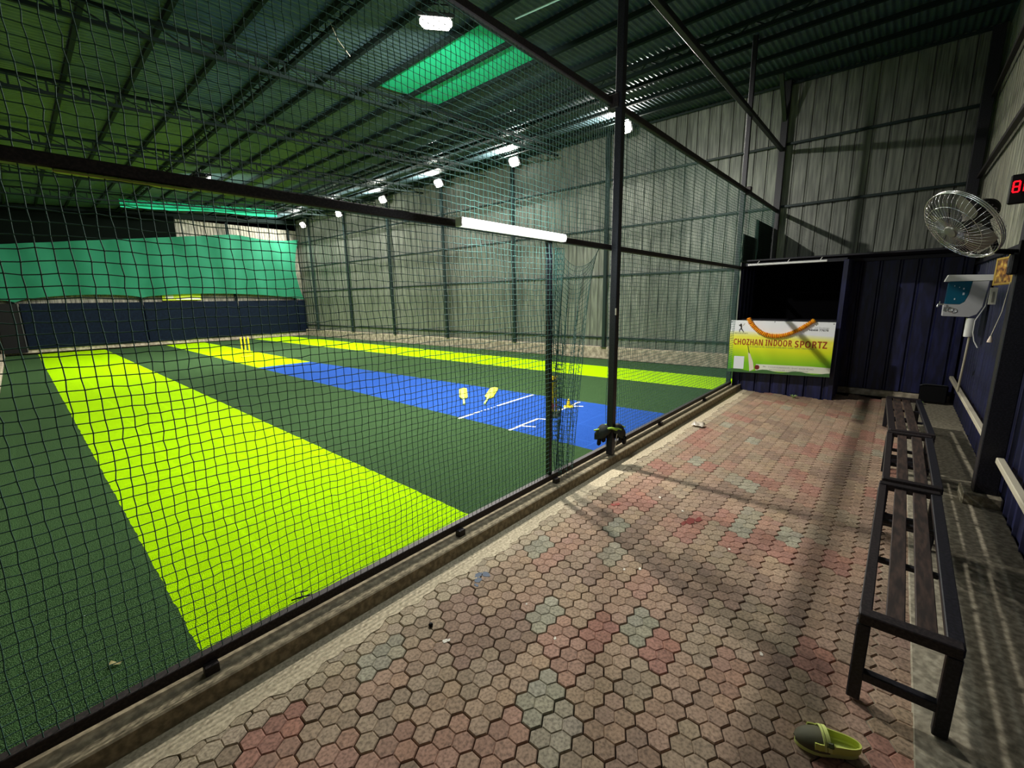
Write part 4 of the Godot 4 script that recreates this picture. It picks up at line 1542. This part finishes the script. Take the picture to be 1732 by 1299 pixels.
	mb.box(P(3.357, -0.357, 0.97), Vector3(0.004, 0.10, 0.014), 0.0)
	obj(mb, "print_line", mat(C(120, 118, 110), 0.7), t)
	# pull cord with a white toggle
	t = thing("pull_cord", "thin cord ending in a white toggle, hanging below the gold frame", "cord", P(3.0, -0.36, 0.75))
	mb = MB.new()
	mb.tube([P(3.18, -0.386, 1.04), P(3.16, -0.375, 0.9), P(3.14, -0.352, 0.785)], 0.0035, 6)
	obj(mb, "string", M.cream, t)
	mb = MB.new()
	mb.lathe([Vector2(0.0, 0.0), Vector2(0.02, 0.004), Vector2(0.018, 0.02), Vector2(0.009, 0.05), Vector2(0.006, 0.06), Vector2(0, 0.062)], 12, Transform3D(Basis(), P(3.14, -0.352, 0.752)))
	obj(mb, "toggle", mat(C(230, 210, 190), 0.5), t)
	# water purifier
	t = thing("water_purifier", "white and teal water purifier mounted on the blue wall", "water purifier", P(4.4, -0.35, 0.82))
	var side := func(pts: Array, a: float, depth: float) -> MB:
		var pv := PackedVector2Array()
		for p in pts: pv.append(Vector2(-p[0], p[1]) * H)
		var m2 := MB.new()
		m2.extrude(pv, depth, Transform3D(Basis(Vector3.BACK, Vector3.UP, Vector3.LEFT), P(a, 0, 0) + Vector3.LEFT * -0.0))
		return m2
	var af := 4.40 + 0.12
	var dp := 0.24
	# silhouettes are drawn as (b, u) on the side that faces along the walk
	var shell := [[-0.236, 0.915], [-0.238, 0.832], [-0.37, 0.826], [-0.405, 0.845], [-0.425, 0.895], [-0.437, 1.07], [-0.36, 1.07], [-0.352, 0.98], [-0.337, 0.93], [-0.315, 0.912]]
	mb = side.call(shell, af, dp)
	obj(mb, "shell", mat(C(178, 178, 180), 0.45), t)
	mb = side.call([[-0.245, 1.07], [-0.242, 0.917], [-0.315, 0.914], [-0.335, 0.932], [-0.350, 0.982], [-0.358, 1.07]], af - 0.005, dp - 0.02)
	obj(mb, "water_tank", mat(C(18, 86, 112), 0.18), t, "teal see-through tank")
	mb = side.call([[-0.222, 1.072], [-0.225, 1.085], [-0.236, 1.117], [-0.452, 1.11], [-0.452, 1.072]], af + 0.006, dp + 0.02)
	obj(mb, "lid", M.white, t)
	mb = MB.new()
	mb.tube([P(4.36, -0.232, 0.915), P(4.36, -0.205, 0.915), P(4.36, -0.203, 0.895)], 0.012, 8)
	mb.tube([P(4.36, -0.212, 0.915), P(4.36, -0.212, 0.935)], 0.007, 8)
	obj(mb, "tap", M.chrome, t)
	mb = MB.new()
	for s in [[-0.272, 0.876], [-0.292, 0.868]]:
		var ring := []
		for j in 17: ring.append(P(4.40 - 0.008, s[0], s[1]) + Vector3(-0.006, sin(TAU * j / 16.0) * 0.026, cos(TAU * j / 16.0) * 0.026))
		mb.tube(ring, 0.006, 7, false)
	obj(mb, "dial_rings", M.chrome, t)
	mb = MB.new()
	for s in [[-0.322, 1.02, 0.02], [-0.325, 0.985, 0.03], [-0.275, 1.04, 0.012], [-0.30, 1.03, 0.012], [-0.285, 0.95, 0.02]]:
		mb.box(P(4.40 - 0.006, s[0], s[1]), Vector3(0.004, s[2], s[2] * 0.6), 0.0)
	obj(mb, "tank_print", mat(C(200, 214, 220), 0.5), t)
	mb = MB.new()
	mb.box(P(4.40 - 0.008, -0.375, 0.905), Vector3(0.004, 0.024, 0.09), 0.0)
	obj(mb, "name_patch", mat(C(120, 108, 104), 0.6), t)
	t = thing("filter_housing", "stubby white filter pipe under the water purifier", "pipe", P(4.42, -0.38, 0.68))
	mb = MB.new()
	mb.lathe([Vector2(0, 0), Vector2(0.038, 0.0), Vector2(0.042, 0.01), Vector2(0.042, 0.24), Vector2(0, 0.24)], 18, Transform3D(Basis(), P(4.42, -0.384, 0.687)))
	obj(mb, "pipe_body", M.white, t)
	t = thing("drain_pipe", "thin cream pipe dropping from the filter to the rail", "pipe", P(4.42, -0.40, 0.25))
	mb = MB.new()
	mb.tube([P(4.43, -0.395, 0.69), P(4.50, -0.398, 0.5), P(4.62, -0.402, 0.26)], 0.013, 9)
	obj(mb, "pipe_run", M.cream, t)
	t = thing("drain_hose", "loose white hose curling from the purifier's back", "hose", P(4.4, -0.42, 0.62))
	var cv := Curve3D.new()
	for p in [P(4.42, -0.448, 1.03), P(4.40, -0.44, 0.90), P(4.40, -0.405, 0.80), P(4.40, -0.405, 0.72), P(4.40, -0.418, 0.66), P(4.39, -0.44, 0.615)]: cv.add_point(p)
	var path := []
	for p in cv.tessellate(4, 2): path.append(p)
	mb = MB.new()
	mb.tube(path, 0.007, 7)
	obj(mb, "hose_run", M.white, t)

# ------------------------------------------------------------------ small things
func small_things() -> void:
	# clog: x towards the toe
	var heel := P(1.075, -0.046, 0.004)
	var toe := P(1.022, 0.066, 0.004)
	var t := thing("clog", "lime rubber clog with a dark perforated toe, beside the nearest bench", "shoe", heel)
	var d := (toe - heel).normalized()
	var sd := d.cross(Vector3.UP).normalized()
	var L := 0.229
	var pos := func(s: float, y: float, w: float) -> Vector3: return heel + d * (s * L) + Vector3(0, y, 0) + sd * w
	var hw := func(s: float) -> float:
		var k := sqrt(maxf(0.0, 1.0 - pow(absf(s * 2.0 - 1.0), 2.6)))
		return k * (0.034 + 0.013 * smoothstep(0.3, 0.75, s))
	var lime := mat(C(206, 216, 124), 0.55)
	var inner := mat(C(196, 206, 96), 0.6)
	var mb := MB.new()
	var poly := []
	for j in 40:
		var an := TAU * j / 40.0
		var s := 0.5 - 0.5 * cos(an)
		poly.append([s, hw.call(s) * (1.0 if an < PI else -1.0)])
	for j in 40:
		var p: Array = poly[j]
		var q: Array = poly[(j + 1) % 40]
		mb.quad(pos.call(p[0], 0.0, p[1]), pos.call(q[0], 0.0, q[1]), pos.call(q[0], 0.028, q[1] * 0.98), pos.call(p[0], 0.028, p[1] * 0.98), sd * (p[1] + q[1]) + d * ((p[0] + q[0]) - 1.0) * 0.1)
		mb.tri(pos.call(0.5, 0.020, 0), pos.call(p[0], 0.020, p[1] * 0.88), pos.call(q[0], 0.020, q[1] * 0.88), Vector3.UP)
		mb.quad(pos.call(p[0], 0.028, p[1] * 0.98), pos.call(q[0], 0.028, q[1] * 0.98), pos.call(q[0], 0.020, q[1] * 0.88), pos.call(p[0], 0.020, p[1] * 0.88), Vector3.UP)
		mb.tri(pos.call(0.5, 0.0, 0), pos.call(p[0], 0.0, p[1]), pos.call(q[0], 0.0, q[1]), Vector3.DOWN)
	obj(mb, "sole", lime, t)
	# heel wall and rim
	mb = MB.new()
	var rows := []
	for i in 4:
		var row := []
		for j in 25:
			var an := -2.15 + 4.3 * j / 24.0
			var s := 0.5 - 0.5 * cos(an)
			s *= 0.98
			var w: float = hw.call(s) * (1.0 if an > 0 else -1.0)
			row.append(pos.call(s, 0.024 + (0.028 + 0.012 * s) * i / 3.0, w * (1.0 + 0.06 * sin(i / 3.0 * PI))))
		rows.append(row)
	mb.grid(rows, 0.005)
	obj(mb, "heel_wall", inner, t)
	# toe box
	mb = MB.new()
	rows = []
	for i in 11:
		var row := []
		for j in 17:
			var s := 0.52 + 0.475 * i / 10.0
			var an := PI * j / 16.0
			var w: float = hw.call(s) * 1.05
			var ht := 0.022 + 0.05 * sqrt(maxf(0.0, 1.0 - pow((s - 0.52) / 0.48, 2.2))) * pow(sin(an), 0.75)
			row.append(pos.call(s, ht, -cos(an) * w))
		rows.append(row)
	mb.grid(rows, 0.005)
	var tb := obj(mb, "toe_box", mat(C(82, 80, 56), 0.7), t, "dark olive perforated toe")
	mb = MB.new()
	for k in [[0.68, -0.018], [0.68, 0.018], [0.77, 0.0], [0.77, -0.026], [0.77, 0.026], [0.86, -0.013], [0.86, 0.013]]:
		var s: float = k[0]
		var w: float = hw.call(s) * 1.05
		var sn := sqrt(maxf(0.0, 1.0 - pow(k[1] / w, 2.0)))
		var ht := 0.022 + 0.05 * sqrt(maxf(0.0, 1.0 - pow((s - 0.52) / 0.48, 2.2))) * pow(sn, 0.75)
		mb.lathe([Vector2(0, 0.0025), Vector2(0.0055, 0.002), Vector2(0.006, -0.002)], 10, Transform3D(Basis(), pos.call(s, ht, k[1])))
	obj(mb, "vent_hole", M.black, tb)
	mb = MB.new()
	for off in [0.0, 0.075]:
		rows = []
		for i in 2:
			var row := []
			for j in 17:
				var an := PI * (0.02 + 0.96 * j / 16.0)
				row.append(pos.call(0.50 + off + i * (0.06 if off == 0.0 else 0.035) + 0.02 * sin(an), 0.034 + 0.052 * sin(an), -cos(an) * 0.052))
			rows.append(row)
		mb.grid(rows, 0.004)
	obj(mb, "heel_strap", lime, t, "lime heel strap folded forward")
	mb = MB.new()
	mb.box(pos.call(0.535, 0.062, -0.043), Vector3(0.014, 0.02, 0.03), 0.003, Basis(d, 0.6))
	obj(mb, "rivet_badge", mat(C(60, 70, 30), 0.5), t)
	# bits on the paving and the turf
	t = thing("pebble", "tiny black pebble lying on the pavers, left of the grey block", "pebble", P(0.70, 1.06, 0))
	mb = MB.new()
	mb.lathe([Vector2(0, 0), Vector2(0.012, 0.003), Vector2(0.014, 0.012), Vector2(0.008, 0.022), Vector2(0, 0.024)], 8, Transform3D(Basis(), P(0.71, 0.985, 0)))
	obj(mb, "lump", M.black, t)
	t = thing("plastic_wrapper", "crumpled clear plastic wrapper lying by the kerb near the kiosk", "wrapper", P(3.42, 1.08, 0))
	var rng := RandomNumberGenerator.new()
	rng.seed = 19
	rows = []
	for i in 7:
		var row := []
		for j in 9:
			row.append(P(3.40, 1.075, 0) + Vector3((i - 3) * 0.022 + rng.randf_range(-0.01, 0.01), 0.02 + rng.randf() * 0.05 * (1.0 if i % 6 and j % 8 else 0.2), (j - 4) * 0.02 + rng.randf_range(-0.01, 0.01)))
		rows.append(row)
	mb = MB.new()
	mb.grid(rows, 0.002)
	obj(mb, "film", mat(C(196, 186, 170), 0.25), t)
	t = thing("dead_twig", "thin black forked twig lying on the lime turf by the rail", "twig", P(0.5, 1.40, 0.01))
	mb = MB.new()
	mb.tube([P(0.47, 1.43, 0.012), P(0.50, 1.415, 0.016), P(0.54, 1.395, 0.014), P(0.565, 1.375, 0.02)], 0.005, 6)
	mb.tube([P(0.50, 1.415, 0.016), P(0.505, 1.435, 0.02), P(0.53, 1.44, 0.012)], 0.004, 6)
	mb.tube([P(0.54, 1.395, 0.014), P(0.535, 1.375, 0.012), P(0.515, 1.37, 0.012)], 0.004, 6)
	obj(mb, "stem", M.black, t)
	t = thing("dry_leaf", "small pale dry leaf lying on the dark green turf at lower left", "leaf", P(0.05, 1.4, 0.004))
	mb = MB.new()
	mb.grid([[P(0.02, 1.555, 0.006), P(0.03, 1.565, 0.012)], [P(0.03, 1.545, 0.010), P(0.04, 1.553, 0.006)], [P(0.045, 1.54, 0.004), P(0.05, 1.545, 0.008)]], 0.001)
	obj(mb, "blade", mat(C(170, 160, 110), 0.8), t)
	# paint stains, irregular and thin
	var stain := func(pts: Array, called: String, label: String, col: Color, seedv: int) -> void:
		var rg := RandomNumberGenerator.new()
		rg.seed = seedv
		var b2 := MB.new()
		for p in pts:
			var ctr := P(p[0], p[1], 0) + Vector3(0, 0.0022, 0)
			var ring := []
			for k in 14:
				var an := TAU * k / 14.0
				ring.append(ctr + Vector3(cos(an) * p[2], 0, sin(an) * p[3]) * H * rg.randf_range(0.65, 1.15))
			for k in 14:
				b2.tri(ctr, ring[k], ring[(k + 1) % 14], Vector3.UP)
				b2.quad(ring[k], ring[(k + 1) % 14], ring[(k + 1) % 14] - Vector3(0, 0.002, 0), ring[k] - Vector3(0, 0.002, 0), ring[k] - ctr)
		obj(b2, called, mat(col, 0.8), get_node("floor"), label)
	stain.call([[0.985, 1.055, 0.02, 0.012], [1.005, 1.035, 0.014, 0.02], [0.965, 1.035, 0.014, 0.014], [0.94, 1.02, 0.006, 0.012]], "paint_stain", "blue grey paint stain on the pavers near the kerb", C(92, 102, 118), 2)
	stain.call([[1.88, 0.60, 0.035, 0.02], [1.915, 0.575, 0.03, 0.014], [1.84, 0.615, 0.02, 0.012]], "paint_stain", "dark red paint stain on the pavers below the post's shadow", C(122, 44, 36), 3)
	stain.call([[1.82, 0.93, 0.016, 0.012], [1.80, 0.945, 0.01, 0.016]], "paint_stain", "small red paint splash on the pavers near the padded post", C(160, 76, 66), 4)
	stain.call([[0.70, 0.905, 0.009, 0.007], [0.709, 0.899, 0.006, 0.005]], "paint_splatter", "white paint splatter on the pavers, near the black pebble", C(220, 214, 200), 5)
	for sp in [[1.36, 0.66, 0.006], [1.40, 0.615, 0.007], [0.92, 0.66, 0.005], [1.75, 0.40, 0.006], [1.95, 0.66, 0.007], [2.02, 0.80, 0.008], [1.25, 0.18, 0.006], [0.98, 0.82, 0.004]]:
		stain.call([[sp[0], sp[1], sp[2], sp[2] * 0.8], [sp[0] + sp[2] * 0.9, sp[1] + sp[2] * 0.5, sp[2] * 0.5, sp[2] * 0.6]], "paint_splatter", "tiny white paint splash", C(224, 216, 200), int(sp[0] * 1000.0))
	# weeds at the kiosk's foot and by the bin
	for w in [[4.93, 0.68, "small pale weed growing at the foot of the kiosk's counter", 0.06], [5.30, -0.235, "small weed growing beside the dark bin by the farthest bench", 0.05]]:
		t = thing("weed_sprout", w[2], "weed", P(w[0], w[1], 0.004))
		var rw := RandomNumberGenerator.new()
		rw.seed = 41
		for k in 7:
			var an := TAU * k / 7.0 + rw.randf() * 0.6
			var dv := Vector3(cos(an), 0, sin(an))
			var sdv := Vector3(-dv.z, 0, dv.x)
			var lf := []
			for i in 5:
				var q := i / 4.0
				var ctr: Vector3 = P(w[0], w[1], 0.003) + dv * (0.01 + w[3] * q) + Vector3(0, 0.05 * sin(q * 2.2), 0)
				var wd: float = 0.012 * sin(PI * clampf(q * 0.9 + 0.08, 0, 1))
				lf.append([ctr - sdv * wd, ctr + Vector3(0, -0.002, 0), ctr + sdv * wd])
			mb = MB.new()
			mb.grid(lf, 0.001)
			obj(mb, "leaf", mat(C(150, 178, 110), 0.7), t)
	# stray wire dangling from the roof
	t = thing("stray_wire", "thin pale wire dangling from the roof's near lattice purlin", "wire", P(1.98, 3.4, 2.83))
	mb = MB.new()
	mb.tube([P(1.99, 3.60, 3.15), P(1.99, 3.58, 3.11), P(1.99, 3.505, 2.992), P(1.985, 3.404, 2.889), P(1.99, 3.352, 2.831)], 0.004, 6)
	obj(mb, "wire_run", M.cream, t)
	# pale rope from the top beam across the walk
	t = thing("pale_rope", "pale green rope stretched over the walk from the net's top beam", "rope", P(1.46, 1.0, 2.06))
	mb = MB.new()
	var pts2 := []
	for k in 13:
		var s := k / 12.0
		pts2.append(P(1.455 + 0.03 * s, 1.24 - 1.66 * s, 2.062 - 0.06 * s - 0.02 * sin(s * PI)))
	mb.tube(pts2, 0.007, 7)
	obj(mb, "rope_run", mat(C(150, 190, 165), 0.8), t)
